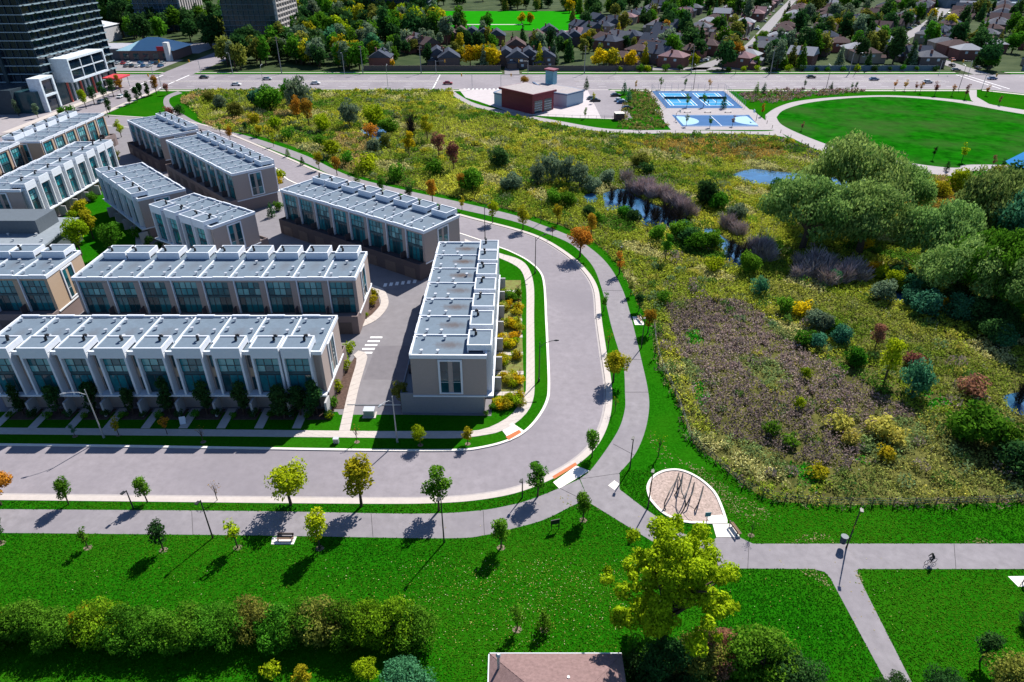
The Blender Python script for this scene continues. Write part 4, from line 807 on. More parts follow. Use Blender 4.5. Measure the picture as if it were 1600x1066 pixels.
# hedge at the bottom and foreground trees
for k,(px,py,pal,s) in enumerate([(-20,985,'orange',1.0),(20,998,'green',1.05),(60,985,'green',1.1),(100,1000,'green',1.0),(137,985,'amber',.8),(170,992,'leafy',1.15),(205,1000,'green',1.05),(240,1000,'green',1.0),(300,1000,'green',1.1),(335,990,'green',1.0),(370,998,'green',1.0),(400,985,'olive',1.0),(440,1000,'green',1.05),(475,992,'green',1.05),(510,990,'olive',1.15),(545,998,'green',1.1),(580,990,'leafy',1.15),(620,996,'leafy',1.2),(650,1000,'green',1.0)]):
    x,y = G(px,py); plant('hedge_shrub', 'hedge', pal, x, y-.3, CN[pal]+' leafy shrub in the hedge line at the foot of the lawn', 'shrub', CN[pal]+' hedge shrubs', s*1.25, sxy=s*1.08)
for (px,py,sh,pal,s) in [(428,1060,'bush','lime',1.1),(478,1085,'street','amber',.75),(576,1066,'broad','lime',.62),(640,1085,'hedge','teal',1.25),(1010,1040,'hedge','green',1.0),(1080,1050,'hedge','olive',1.4),(1120,1040,'hedge','red',1.3),(1185,1062,'hedge','green',1.75),(1230,1075,'hedge','dark',1.3),(1530,1035,'street','dark',.85),(1580,1085,'hedge','olive',1.5),(1470,1085,'hedge','dark',.9),(1385,1088,'hedge','dark',.8),(1610,985,'hedge','dark',.6),(1050,1075,'hedge','dark',1.5),(985,1050,'hedge','dark',.9)]:
    x,y = G(px,py); plant('garden_tree' if sh in('street','broad') else 'garden_shrub', sh, pal, x, y, CN[pal]+{'bush':' small bush','hedge':' dense shrub','street':' small tree','broad':' round tree'}[sh]+' in the gardens at the foot of the lawn', 'shrub' if sh in('bush','hedge') else 'tree', CN[pal]+sh+' in the gardens', s)
x,y = G(1030,1000); plant('great_tree','great','sunny',x,y-.6,'tall spreading yellow-green tree over the lawn near the brown roof','tree',None,1.02)
# willows by the wetland
WL = ['broadest willow of the pond grove, its crown above all the others','willow over the purple-grey thickets at the pond edge','low drooping willow in front of the broadest one, by the dead thicket','willow between the broadest one and the small blue pond end','rounded willow at the grove edge above the yellow bushes','tallest willow of the creek grove behind the rounded one','blue-green willow at the back of the creek grove','spreading willow above the dark creek bed','smallest willow of the creek grove beside the yellow bush','willow shading the small creek pool at the meadow slope']
for (px,py,s,sx),lb in zip([(1312,352,1.40,1.36),(1252,392,1.10,1.12),(1340,400,1.05,1.10),(1385,350,1.0,1.05),(1452,425,1.0,.95),(1530,400,1.25,1.15),(1600,430,1.2,1.1),(1555,480,1.0,1.05),(1490,470,.85,.85),(1620,520,1.0,1.0)],WL):
    x,y = G(px,py); plant('willow_tree','willow','teal' if px==1600 else 'green' if px==1555 else 'willow',x,y,lb,'tree',None,s,sxy=sx)
for k in range(30):  # dark shrubs added to stand for the shadow under the willows
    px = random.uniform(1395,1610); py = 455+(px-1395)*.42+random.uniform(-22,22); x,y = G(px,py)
    plant('shade_fill_shrub','shrub',random.choice(['dark','dark','teal']),x,y,'dark shrub added to deepen the shade along the creek below the willows','shrub','dark shrubs added for the creek shade',random.uniform(.7,1.3))
# shrubs one can pick out in the meadow
SHR = [(1334,572,'shrub','green',.62),(1381,598,'street','lime',1.25),(1424,618,'feather','teal',.85),(1517,690,'shrub','green',1.25),(1562,702,'shrub','green',.95),(1366,548,'street','red',.8),(1423,572,'bush','red',1.5),(1517,618,'bush','red',1.6),(1276,545,'shrub','teal',.6),(1311,538,'shrub','teal',.7),(1256,540,'bush','green',1.6),(1286,520,'shrub','grey',.7),(1253,495,'bush','yellow',1.8),(1271,512,'shrub','grey',.75),(1225,490,'bush','green',1.7),(1300,522,'shrub','green',.55),(1311,672,'bush','straw',1.6),(1370,682,'bush','straw',1.7),(1324,694,'bush','straw',1.2),(1397,694,'bush','straw',1.5),(1382,718,'bush','amber',1.3),(1278,746,'bush','amber',1.1),(1248,640,'bush','lime',1.0),(1257,592,'bush','lime',1.0),(1233,698,'bush','green',1.1),(1205,684,'bush','green',1.2),(1592,735,'shrub','dark',.9),(1039,410,'street','green',1.0),(1028,378,'shrub','green',.8),(1062,372,'shrub','green',.9),(1078,382,'shrub','dark',.8),(1090,392,'shrub','green',.9),(1114,388,'shrub','green',.8),(1114,425,'bush','lime',1.6),(1104,322,'shrub','dark',1.3),(1122,330,'shrub','green',1.0),(1167,430,'shrub','green',1.0),(1185,462,'feather','teal',.6),(975,342,'shrub','green',.7),(990,348,'shrub','dark',.7),(863,320,'shrub','green',.8),(886,322,'shrub','green',.8),(919,338,'shrub','dark',.6),(932,352,'bush','green',1.6),(1035,475,'bush','green',1.4),(1150,345,'shrub','grey',.9),
 (423,172,'shrub','green',2.0),(408,170,'shrub','teal',1.7),(471,178,'feather','grey',2.0),(455,165,'feather','green',1.5),(466,192,'street','orange',1.6),(483,198,'street','orange',1.6),(504,206,'shrub','lime',1.2),(547,200,'feather','grey',1.5),(585,198,'shrub','lime',1.5),(607,208,'shrub','green',1.1),(580,216,'bush','orange',2.6),(640,248,'street','yellow',1.3),(668,222,'street','amber',1.4),(686,248,'street','red',1.3),(709,268,'street','red',1.4),(681,275,'bush','green',2.6),(738,300,'shrub','green',1.35),(780,262,'shrub','dark',1.1),(721,302,'street','orange',.9),(604,230,'shrub','olive',.9),(585,238,'shrub','grey',.8),(500,232,'bush','green',2.2),(520,245,'bush','lime',2.5),(545,258,'bush','green',2.3),(452,218,'bush','green',2.2),(430,205,'bush','lime',2.5),(575,268,'bush','lime',2.5),(620,282,'bush','green',2.4),(398,196,'bush','amber',2.4),(370,182,'shrub','olive',1.0),(345,170,'shrub','grey',1.0),(330,160,'shrub','olive',1.0),(800,300,'shrub','grey',1.1),(840,292,'feather','grey',1.1),(862,285,'feather','grey',1.2),(885,290,'feather','grey',1.2),(905,296,'feather','grey',1.1),(925,300,'shrub','grey',.9),(950,288,'shrub','grey',.8),(1000,263,'shrub','olive',1.0),(1010,275,'bush','dark',2.0),(1215,300,'shrub','green',.8),(1335,360,'shrub','amber',.8),(1375,440,'shrub','lime',.7),(1395,455,'shrub','lime',.8),(1365,430,'bush','yellow',1.8),(1405,445,'bush','yellow',1.8),(1470,492,'bush','yellow',1.6),(1380,470,'shrub','grey',.8),(1570,475,'bush','yellow',1.8),(1575,505,'shrub','green',.8),(1465,310,'shrub','amber',1.0),(1495,300,'shrub','lime',1.2),(1560,292,'shrub','olive',1.3),(1590,300,'shrub','dark',1.6),(1412,285,'shrub','dark',1.0),(1275,350,'shrub','amber',.7),(1350,395,'bush','yellow',1.7),(1300,445,'shrub','teal',.6)]
for (px,py,sh,pal,s) in SHR:
    x,y = G(px,py); tr_ = sh == 'street'
    plant('meadow_tree' if tr_ else 'meadow_shrub', sh, pal, x, y, CN[pal]+{'shrub':' spreading shrub','street':' small tree','feather':' feathery willow shrub','bush':' low bush'}[sh]+(' in the brown weed patch' if 1190<px<1470 and 560<py<760 else ' in the wetland' if py<460 else ' on the meadow slope'), 'tree' if tr_ else 'shrub', CN[pal]+sh+(' weed patch' if 1190<px<1470 and 560<py<760 else ' wetland' if py<460 else ' slope'), s*1.25, sxy=s*random.uniform(1.1,1.5))
for k in range(46):                          # bare grey thickets on the banks
    if k < 20: px = random.uniform(975,1088); py = np.interp(px,[972,992,1023,1053,1081,1090],[296,307,320,332,347,350])-random.uniform(3,15)
    elif k < 30: px = random.uniform(1135,1200); py = np.interp(px,[1130,1156,1180,1200],[371,385,406,418])-random.uniform(4,18)
    else: px = random.uniform(1240,1350); py = random.uniform(412,442)+(px-1240)*.08
    x,y = G(px,py); plant('bare_thicket','twigs','twig',x,y,'leafless grey-brown thicket on the creek bank','shrub','leafless thickets along the creek',random.uniform(.9,1.4),sxy=random.uniform(1.1,1.7))
for (px,py) in [(968,318),(975,322),(985,325),(1010,338),(1020,345),(1026,350),(1045,350),(1052,346),(1060,352),(1038,343),(955,315),(1140,400),(1150,405),(1160,410),(643,212),(1590,630)]:
    x,y = G(px,py); plant('dead_tree','snag','char',x,y,'black leafless dead tree standing in the pond water' if px not in(643,1590) else 'brown leafless tree in the meadow','tree','dead trees in the pond' if px not in(643,1590) else 'leafless trees in the meadow',random.uniform(.7,1.0) if px!=643 else 1.5)
# park saplings near the courts and oval
for (px,py,sh,pal,s) in [(993,140,'young','orange',1.2),(1032,140,'young','green',1.6),(1070,140,'young','green',1.5),(1108,140,'young','orange',1.4),(916,140,'cone','dark',1.9),(902,160,'young','green',1.5),(927,162,'young','amber',1.4),(914,186,'young','green',1.3),(1072,198,'young','grey',1.4),(1109,200,'young','green',1.4),(1144,198,'young','red',1.3),(1073,168,'young','green',1.7),(1099,168,'young','green',1.7),(1130,170,'cone','dark',1.9),(1181,148,'cone','green',1.9),(1193,146,'cone','grey',1.7),(818,133,'bush','orange',2.4),(1252,205,'young','red',1.1),(1256,140,'young','grey',1.3),(1298,141,'cone','dark',1.3),(1336,143,'young','grey',1.3),(1397,140,'young','orange',1.4),(1413,142,'young','orange',1.6),(1430,143,'young','red',1.3),(1437,146,'young','orange',1.5),(1460,150,'young','red',2.0),(1487,150,'young','orange',1.5),(1507,155,'young','red',1.9),(1540,150,'young','orange',1.5),(1560,165,'young','red',1.2),(1190,182,'young','orange',1.5),(1392,256,'cone','dark',1.2),(1457,250,'young','dark',1.3),(1478,268,'cone','dark',1.2),(1502,254,'young','lime',2.0),(1550,262,'young','red',1.2),(1565,266,'young','dark',1.2),(1330,142,'young','grey',1.2),(975,148,'cone','teal',2.0),(982,158,'cone','teal',1.8)]:
    x,y = G(px,py); plant('park_sapling', sh, pal, x, y, CN[pal]+{'young':' thin sapling','cone':' small conifer','bush':' bush'}[sh]+' in the park by the courts and oval field', 'tree' if sh!='bush' else 'shrub', CN[pal]+sh+' in the park', s)
for (px,py,pal,s,sh) in [(215,160,'dark',1.4,'column'),(222,155,'dark',1.5,'column'),(203,165,'dark',1.3,'column'),(178,152,'dark',1.6,'street'),(165,160,'dark',1.6,'street'),(148,164,'dark',1.5,'street'),(135,170,'lime',1.5,'street'),(245,148,'orange',1.6,'street'),(233,152,'dark',1.3,'column'),(190,148,'orange',1.6,'street'),(262,149,'red',1.0,'street'),(172,178,'dark',1.3,'column'),(60,185,'grey',1.2,'column'),(30,182,'grey',1.3,'column'),(110,178,'green',2.4,'bush'),(98,180,'green',2.4,'bush'),(265,180,'red',2.4,'bush'),(280,180,'dark',2.4,'bush')]:
    x,y = G(px,py); plant('boulevard_tree' if sh!='bush' else 'boulevard_shrub', sh, pal, x, y, CN[pal]+(' shrub' if sh=='bush' else ' upright tree' if sh=='column' else ' small tree')+' beside the side street near the tower', 'tree' if sh!='bush' else 'shrub', CN[pal]+sh+' by the side street', s)
# wooded suburb beyond the arterial road
tree_n = 0
def wood(px0,px1,py0,py1,n,pals,shapes,where,s0=.8,s1=1.25,nm='spreading_tree'):
    global tree_n
    for k in range(n):
        px, py = random.uniform(px0,px1), random.uniform(py0,py1); x,y = G(px,py)
        if 354 > y > 300: continue
        if y > 535 and -58 < x < 48 and y < 676: continue
        if min(math.hypot(x-q[0],y-q[1]) for s in STS for q in s) < 7: continue
        if any((x-p[0])**2+(y-p[1])**2 < 55 for p in hpos): continue
        if -184 > x > -330 and 366 < y < 432: continue
        if -179 < x < -158 and y < 520: continue
        pal, sh = random.choice(pals), random.choice(shapes)
        plant({'far':nm,'tall':'tall_tree','pine':'conifer'}[sh], sh, pal, x, y, CN[pal]+{'far':' spreading tree','tall':' tall tree','pine':' conifer'}[sh]+' '+where, 'tree', CN[pal]+sh+' '+where, random.uniform(s0,s1), 0); tree_n += 1
DK = ['dark','dark','dark','green','green','olive']
wood(470,720,2,72,120,DK+['amber','grey','lime'],['far','far','tall'],'in the thick wood behind the apartment towers',1.2,1.8,'woodland_tree')
wood(318,500,55,108,62,['dark','dark','grey','green','olive'],['far','far','tall'],'in the wood beside the arterial road',1.0,1.5)
wood(470,585,66,109,48,['dark','grey','green','teal','amber'],['far','tall'],'at the roadside near the boundary wall',.9,1.4)
wood(90,480,-8,66,190,['dark','dark','dark','green'],['far','far','tall'],'around the apartment blocks',1.1,1.7,'shade_tree')
wood(560,1030,58,108,88,['dark','dark','green','olive','grey','amber'],['far','tall','pine'],'between the gabled townhouses',.7,1.2)
wood(700,1080,-8,50,120,['dark','dark','dark','green','olive'],['far','far','pine'],'around the sports field',1.0,1.6,'park_tree')
wood(1030,1640,8,110,290,['dark','dark','green','olive','dark','grey'],['far','tall','pine'],'between the suburb houses',.8,1.5)
wood(1030,1640,-10,24,90,['dark','dark','green','olive'],['far','far','tall'],'along the skyline of the suburb',1.0,1.7,'woodland_tree')
for (px,py,pal,s,sh) in [(735,105,'yellow',1.0,'far'),(752,105,'yellow',1.1,'far'),(770,106,'yellow',1.0,'far'),(718,100,'amber',.8,'far'),(612,107,'yellow',.45,'far'),(935,108,'yellow',.95,'far'),(958,108,'amber',1.0,'far'),(985,108,'yellow',.9,'far'),(1005,92,'yellow',.8,'far'),(890,20,'yellow',1.1,'far'),(815,38,'yellow',.8,'far'),(828,38,'yellow',.8,'far'),(560,8,'yellow',1.2,'far'),(578,10,'yellow',1.2,'far'),(360,14,'yellow',.8,'far'),(1148,104,'orange',1.0,'tall'),(1040,60,'orange',.9,'tall'),(1020,40,'olive',1.2,'tall'),(1250,18,'amber',1.1,'far'),(1455,35,'amber',1.0,'far'),(1480,48,'amber',1.1,'far'),(1420,36,'amber',1.0,'far'),(1310,50,'amber',.9,'far'),(1367,62,'lime',.8,'far'),(1390,68,'lime',.8,'far'),(1120,50,'green',1.1,'far'),(1090,95,'dark',1.1,'far'),(1075,75,'dark',1.4,'far'),(680,36,'lime',1.2,'far'),(660,40,'lime',1.2,'far'),(640,44,'lime',1.1,'far'),(450,95,'grey',1.1,'far'),(480,92,'green',1.2,'far'),(500,98,'grey',1.1,'far'),(530,100,'grey',1.0,'far'),(590,60,'amber',.9,'far'),(1083,107,'lime',.7,'far'),(1180,107,'green',.6,'far')]:
    x,y = G(px,py); plant('suburb_tree', sh, pal, x, y, CN[pal]+' tree standing out among the darker suburb trees', 'tree', CN[pal]+sh+' standing out in the suburb', s, 0)
for k in range(22):
    x = 56+k*7.6+random.uniform(-2,2)
    if abs(x-98)<7 : continue
    plant('roadside_shrub','bush',random.choice(['dark','green','lime']),x,364.8,'rounded shrub on the verge in front of the suburb houses','shrub','shrubs on the far verge',random.uniform(1.4,2.4),0)
# ---- meadow growth: uncountable, one object per kind
def scatter(poly, dens, wet=True):
    P = np.array(poly); x0,y0 = P.min(0); x1,y1 = P.max(0); n = int((x1-x0)*(y1-y0)*dens)
    X = rng.uniform(x0,x1,n); Y = rng.uniform(y0,y1,n); k = inside(poly,X,Y)
    if wet:
        for p in WP: k &= ~inside(p,X,Y)
    return X[k],Y[k]
def vnoise(X, Y, s, seed):
    r = np.random.default_rng(seed); o = np.zeros_like(X)
    for k in range(7):
        a = r.uniform(0,6.28); f = r.uniform(.5,2.0)/s; o += np.sin(X*math.cos(a)*f+Y*math.sin(a)*f+r.uniform(0,6.28))
    return o/3.0
def growth(name, X, Y, label, hfun, cfun, nl, size, up=1.0):
    n = len(X); h, rad = hfun(X,Y); col = cfun(X,Y)
    i = np.repeat(np.arange(n), nl); m = len(i); a = rng.uniform(0,2*np.pi,m); r = np.sqrt(rng.random(m)); z = rng.random(m)
    Cn = np.c_[X[i]+np.cos(a)*r*rad[i], Y[i]+np.sin(a)*r*rad[i], Z_L+h[i]*(.12+.88*z*np.sqrt(np.clip(1-r*r*.8,0,1)))]
    V = leaf_quads(Cn, size*(.7+.6*rad[i]/rad.mean()) if np.isscalar(size) else size[i], None, up)
    V = V.reshape(-1,4,3); c = V.mean(1,keepdims=True); V = (c+(V-c)*np.array([.85,.85,1.25])).reshape(-1,3)
    cc = np.clip(col[i]*rng.uniform(.6,1.35,(m,1))*rng.uniform(.93,1.07,(m,3)),0,.9)
    o = link(name, quads_mesh(name, V, GROWTH, cc, 'c')); tag(o, label, None, None, 'stuff'); return o
GROWTH = colmat('meadow_growth')
def mix(a, b, t): t = np.clip(t,0,1)[:,None]; return np.array(a)*(1-t)+np.array(b)*t
brown = GG([(1040,478),(1100,470),(1165,475),(1215,510),(1265,555),(1330,595),(1420,640),(1455,690),(1400,722),(1310,740),(1200,735),(1130,700),(1085,640),(1062,560)])
reeds = [GG([(1005,222),(1100,218),(1215,222),(1225,245),(1150,254),(1060,246),(1010,236)]), GG([(1395,300),(1470,288),(1540,292),(1500,330),(1440,345),(1395,340)])]
slope = GG([(1180,430),(1260,455),(1340,470),(1420,495),(1500,545),(1600,585),(1600,650),(1500,640),(1420,590),(1330,540),(1240,500)])
bright = [GG(q) for q in ([(1225,728),(1260,722),(1285,745),(1270,768),(1230,765)],[(1388,728),(1420,722),(1440,750),(1430,778),(1390,775)],[(1066,522),(1090,516),(1100,535),(1080,545)],[(1340,715),(1352,712),(1356,730),(1342,735)],[(1086,590),(1105,610),(1100,635),(1080,620)],[(1430,605),(1470,620),(1490,640),(1450,640)])]
def col_m(X,Y):
    n1, n2, n3 = vnoise(X,Y,9,1), vnoise(X,Y,4,2), vnoise(X,Y,20,3)
    c = mix((.20,.29,.025),(.52,.53,.06),.5+.45*n1); c = np.where((n2>.8)[:,None], np.array((.55,.52,.20)), c); c = np.where((n2<-.8)[:,None], np.array((.09,.21,.02)), c)
    c = np.where(((n3>.75)&(n1>0))[:,None], np.array((.44,.32,.12)), c)
    br = inside(brown,X,Y); c = np.where((br&(n2<.5))[:,None], mix((.18,.14,.125),(.31,.235,.21),.5+.6*n1), c); c = np.where((br&(n2>=.5))[:,None], np.array((.22,.30,.10)), c)
    for q in reeds: c = np.where(inside(q,X,Y)[:,None], mix((.34,.22,.045),(.55,.36,.08),.5+.5*n2), c)
    sl = inside(slope,X,Y); c = np.where(sl[:,None], mix((.16,.24,.025),(.34,.36,.06),.5+.5*n2), c)
    for q in bright: c = np.where(inside(q,X,Y)[:,None], np.array((.035,.32,.012)), c)
    d = (Y<78)&(X>40)&~br; c = np.where(d[:,None], mix((.14,.21,.045),(.33,.34,.08),.5+.6*n2), c)
    return c
def h_m(X,Y):
    n = vnoise(X,Y,6,5); h = .75+.35*n+.25*rng.random(len(X))+(Y>150)*.5; br = inside(brown,X,Y); h = np.where(br,h*1.1,h)
    for q in bright: h = np.where(inside(q,X,Y),.25,h)
    return np.clip(h,.25,2.2), np.clip(.55+.2*rng.random(len(X))+(Y-80)*.004,.5,1.6)
X,Y = scatter(meadow, 1.9)
keep = rng.random(len(X)) < np.clip(1.6-(Y-60)/110,.22,1); X,Y = X[keep],Y[keep]
growth('meadow_growth', X, Y, 'tangled olive and straw coloured meadow growth', h_m, col_m, 13, np.clip(.20+Y*.0016,.28,.8), 1.6)
# knee-high brush clumps breaking up the meadow
bx_,by_ = scatter(meadow, .05); nb_ = vnoise(bx_,by_,14,9); kk = nb_ > -.35; bx_,by_ = bx_[kk],by_[kk]
growth('meadow_brush', bx_, by_, 'rounded brush clumps spread through the meadow', lambda x,y:(rng.uniform(.9,2.1,len(x))*(1-.35*inside(brown,x,y)),rng.uniform(.7,1.7,len(x))+(y>150)*.5),
   lambda x,y: np.where((y<140)[:,None], np.array([(.11,.22,.04),(.25,.28,.09),(.42,.40,.07),(.09,.19,.04),(.30,.24,.2),(.18,.27,.11)])[rng.integers(0,6,len(x))], np.array([(.17,.26,.03),(.34,.37,.04),(.11,.23,.02),(.23,.28,.12),(.5,.45,.04)])[rng.integers(0,5,len(x))]), 70, np.clip(.22+by_*.0018,.3,.8), .5)
# flower heads and pale seed heads among the weeds
k = rng.random(len(X)) < .05; near = Y[k] < 120
growth('seed_heads', X[k][near], Y[k][near], 'pale and yellow seed heads scattered through the meadow', lambda x,y:(np.full(len(x),1.15),np.full(len(x),.5)), lambda x,y: np.array([(.55,.45,.06),(.48,.47,.38),(.42,.38,.18)])[rng.integers(0,3,len(x))], 6, .17)
# weedy fringe along the fence and the path edges
fr = np.array(resample(meadow[84:150],.55)); fx = fr[:,0]+rng.normal(size=len(fr))*.5+.9*0; fy = fr[:,1]+rng.normal(size=len(fr))*.5
growth('fence_weeds', fx, fy, 'weeds crowding the meadow fence', lambda x,y:(rng.uniform(.5,1.2,len(x)),np.full(len(x),.5)), lambda x,y: np.array([(.11,.18,.04),(.26,.27,.11),(.18,.13,.11),(.08,.16,.04)])[rng.integers(0,4,len(x))], 12, .24)
# strip of tall weeds by the station path and the oval path
for nm,poly,cols in (('path_weeds', GG([(1000,212),(1190,213),(1240,222),(1300,247),(1380,262),(1440,276),(1440,284),(1360,270),(1280,258),(1220,228),(1100,220),(1000,220)]), [(.14,.16,.08),(.22,.18,.15),(.07,.15,.04)]), ('verge_weeds', [(-140,309),(-30,309),(-30,313),(-140,313)], [(.20,.16,.08),(.14,.16,.05)]), ('park_meadow', GG([(985,142),(1016,143),(1045,200),(1000,205),(960,200)]), [(.22,.22,.05),(.12,.19,.03),(.28,.22,.08)]), ('wildflower_bed', GG([(1150,148),(1230,140),(1350,141),(1345,147),(1260,152),(1215,162),(1170,160)]), [(.30,.23,.17),(.25,.17,.08),(.34,.2,.24),(.16,.2,.05)])):
    x_,y_ = scatter(poly, .35, False); growth(nm, x_, y_, {'path_weeds':'greyish weeds below the pale park path','verge_weeds':'brown grass edge below the arterial sidewalk','park_meadow':'rough meadow between car park and courts','wildflower_bed':'pinkish wildflower bed above the courts'}[nm], lambda x,y:(rng.uniform(.5,1.4,len(x)),np.full(len(x),1.1)), lambda x,y,c=cols: np.array(c)[rng.integers(0,len(c),len(x))], 9, .6)
# blades and tufts of the near lawn
lx = rng.uniform(-66,78,180000); ly = rng.uniform(36,66,180000)
road_p = road_out+road_in[::-1]; kl = np.ones(len(lx),bool)
for q in (pu+pl[::-1], pg, pa+pb[::-1], offset(road_out,1.05)+offset(road_in,.5)[::-1], JUNC, GG([(864,755),(900,725),(921,737),(874,767)]), GG([(1113,819),(1143,819),(1178,852),(1107,852)]), GG([(424,839),(466,838),(461,854),(422,854)]), GG([(1570,900),(1700,898),(1700,920),(1588,920)]), meadow, [(x0-.2,y0),(x1+3.6,y0),(x1+1,y1+.2),(x0-.2,y1+.2)]): kl &= ~inside(q,lx,ly)
kl &= inside(ol[5:]+[(-150,5),(260,5),(330,317.4),(-158.5,317.4)],lx,ly); lx,ly = lx[kl],ly[kl]
tn = np.clip(.5+.35*vnoise(lx,ly,5,11)+.3*rng.normal(size=len(lx)),0,1)
V = leaf_quads(np.c_[lx,ly,np.full(len(lx),Z_L+.04)], .17, None, 2.2); o = link('lawn_tufts', quads_mesh('lawn_tufts', V, GROWTH, mix((.006,.075,.002),(.05,.165,.006),tn), 'c')); tag(o,'short mown grass tufts of the park lawn',None,None,'stuff')
# dry worn grass beside the paths and below the play area
DX,DY = [],[]
for q,dn in (([(1250,893),(1272,892),(1290,905),(1300,925),(1288,915),(1262,902)],34),([(1336,898),(1345,900),(1352,930),(1374,965),(1362,958),(1340,920)],30),([(1070,728),(1100,735),(1140,765),(1200,800),(1170,812),(1140,800),(1120,770),(1095,748)],26),([(1215,842),(1290,834),(1320,848),(1230,850)],20),([(1490,850),(1530,841),(1570,849)],24),([(1015,670),(1035,690),(1060,720),(1040,728),(1015,705)],7),([(870,770),(925,790),(935,800),(890,795)],6)):
    p = GG(q); cx,cy = np.mean(p,axis=0); x_,y_ = scatter([tuple(np.array((cx,cy))+(np.array(k_)-(cx,cy))*1.25) for k_ in p], dn, False)
    kk = rng.random(len(x_)) < np.where(inside(p,x_,y_),.85,.3)*np.clip(.7+.5*vnoise(x_,y_,1.2,4),.1,1); DX.append(x_[kk]); DY.append(y_[kk])
DX,DY = np.concatenate(DX),np.concatenate(DY)
V = leaf_quads(np.c_[DX,DY,np.full(len(DX),Z_L+.03)], .2, None, 7.0); o = link('dry_grass', quads_mesh('dry_grass', V, GROWTH, np.array([(.26,.22,.10),(.18,.18,.06),(.32,.27,.17),(.10,.15,.03)])[rng.integers(0,4,len(DX))], 'c')); tag(o,'straw coloured dry grass on the worn edges of the lawn',None,None,'stuff')
# fallen leaves on the lawn
n = 1300; lx = rng.normal(2,9,n); ly = rng.normal(47.5,4,n); extra = 500; lx = np.r_[lx,rng.uniform(-50,45,extra)]; ly = np.r_[ly,rng.uniform(40,62,extra)]
k = (ly<51.5)&(ly>38.5)|((ly>=51.5)&(rng.random(len(ly))<.15)); lx,ly = lx[k],ly[k]
V = leaf_quads(np.c_[lx,ly,np.full(len(lx),Z_L+.05)], .105, None, 6.0); o = link('fallen_leaves', quads_mesh('fallen_leaves', V, GROWTH, np.array([(.5,.42,.12),(.55,.5,.3),(.4,.3,.06)])[rng.integers(0,3,len(lx))], 'c')); tag(o,'yellow fallen leaves dotted over the lawn',None,None,'stuff')
# ------------------------------------------------------------------ lamps, fences, furniture
def street_lamp(px, py, h, armdir, label, group=None, arm=2.2, dark=False, z=.12):
    x,y = G(px,py); o = empty('street_lamp',(x,y,z),0,label,'street lamp',group); mt = BLACK if dark else GALV
    MB().tube([(0,0,0),(0,0,.6),(0,0,.62),(0,0,h)],[.16,.15,.1,.06],8).build('pole', mt, o)
    a = R(armdir); c_,s_ = math.cos(a),math.sin(a)
    MB().tube([(0,0,h-.9),(c_*arm*.35,s_*arm*.35,h-.25),(c_*arm*.75,s_*arm*.75,h+.02),(c_*arm,s_*arm,h+.05)],.045,6).build('arm', mt, o)
    m = MB(); m.tube([(c_*(arm-.1),s_*(arm-.1),h+.05),(c_*(arm+.25),s_*(arm+.25),h+.05),(c_*(arm+.65),s_*(arm+.65),h+.02)],[.07,.15,.09],6); m.build('lamp_head', mt, o); return o
street_lamp(163,685,8.2,205,'galvanised street lamp on the boulevard before the front townhouse row')
street_lamp(621,692,7.8,240,'galvanised street lamp in front of the corner lawn')
street_lamp(842,597,7.2,10,'dark street lamp with curved arm inside the bend',None,2.3,True)
street_lamp(836,428,8.0,35,'dark street lamp at the top of the bend',None,2.0,True)
street_lamp(758,375,8.0,60,'dark street lamp beside the angled townhouse row',None,2.0,True)
street_lamp(170,184,8.0,0,'dark lamp on the side street by the tan row',None,2.0,True)
def path_lamp(px, py, h, label, group=None, hd=250):
    x,y = G(px,py); o = empty('path_lamp',(x,y,.12),R(hd),label,'path lamp',group)
    MB().tube([(0,0,0),(0,0,.5),(0,0,h)],[.11,.09,.06],8).build('pole', BLACK, o)
    m = MB(); m.tube([(0,0,h-.05),(.3,0,h+.02)],.05,6); m.box(.2,.75,-.17,.17,h-.02,h+.1); m.build('lamp_head', BLACK, o); return o
for (px,py,h,lb) in [(694,849,7.2,'black path lamp on the lawn below the yellow street tree'),(333,842,6.0,'black path lamp on the lawn beside a slim yellow-green tree'),(984,733,5.4,'black path lamp at the path junction by the play area'),(1012,795,6.3,'black path lamp at the rim of the play area'),(816,779,3.2,'short black post lamp beside the small tree at the ramp'),(209,796,3.0,'short black post lamp on the strip beside the lower path'),(968,428,6,'black path lamp beside the upper meadow verge'),(1002,545,6,'black path lamp beside the cycle path bench'),(845,349,6,'black path lamp at the top of the cycle path')]:
    path_lamp(px,py,h,lb)
o = path_lamp(1322,857,6.3,'black path lamp with a blue litter basket beside the lawn path fork')
lb_ = MB(); lb_.tube([(.05,-.55,.7),(.05,-.55,1.7)],[.34,.42],10); lb_.build('litter_basket', M('bin_blue',(.02,.05,.08),.5), o); MB().box(-.2,.2,-.03,.03,3.2,3.6).build('yellow_sign', M('sign_yellow',(.6,.4,.02),.5), o)
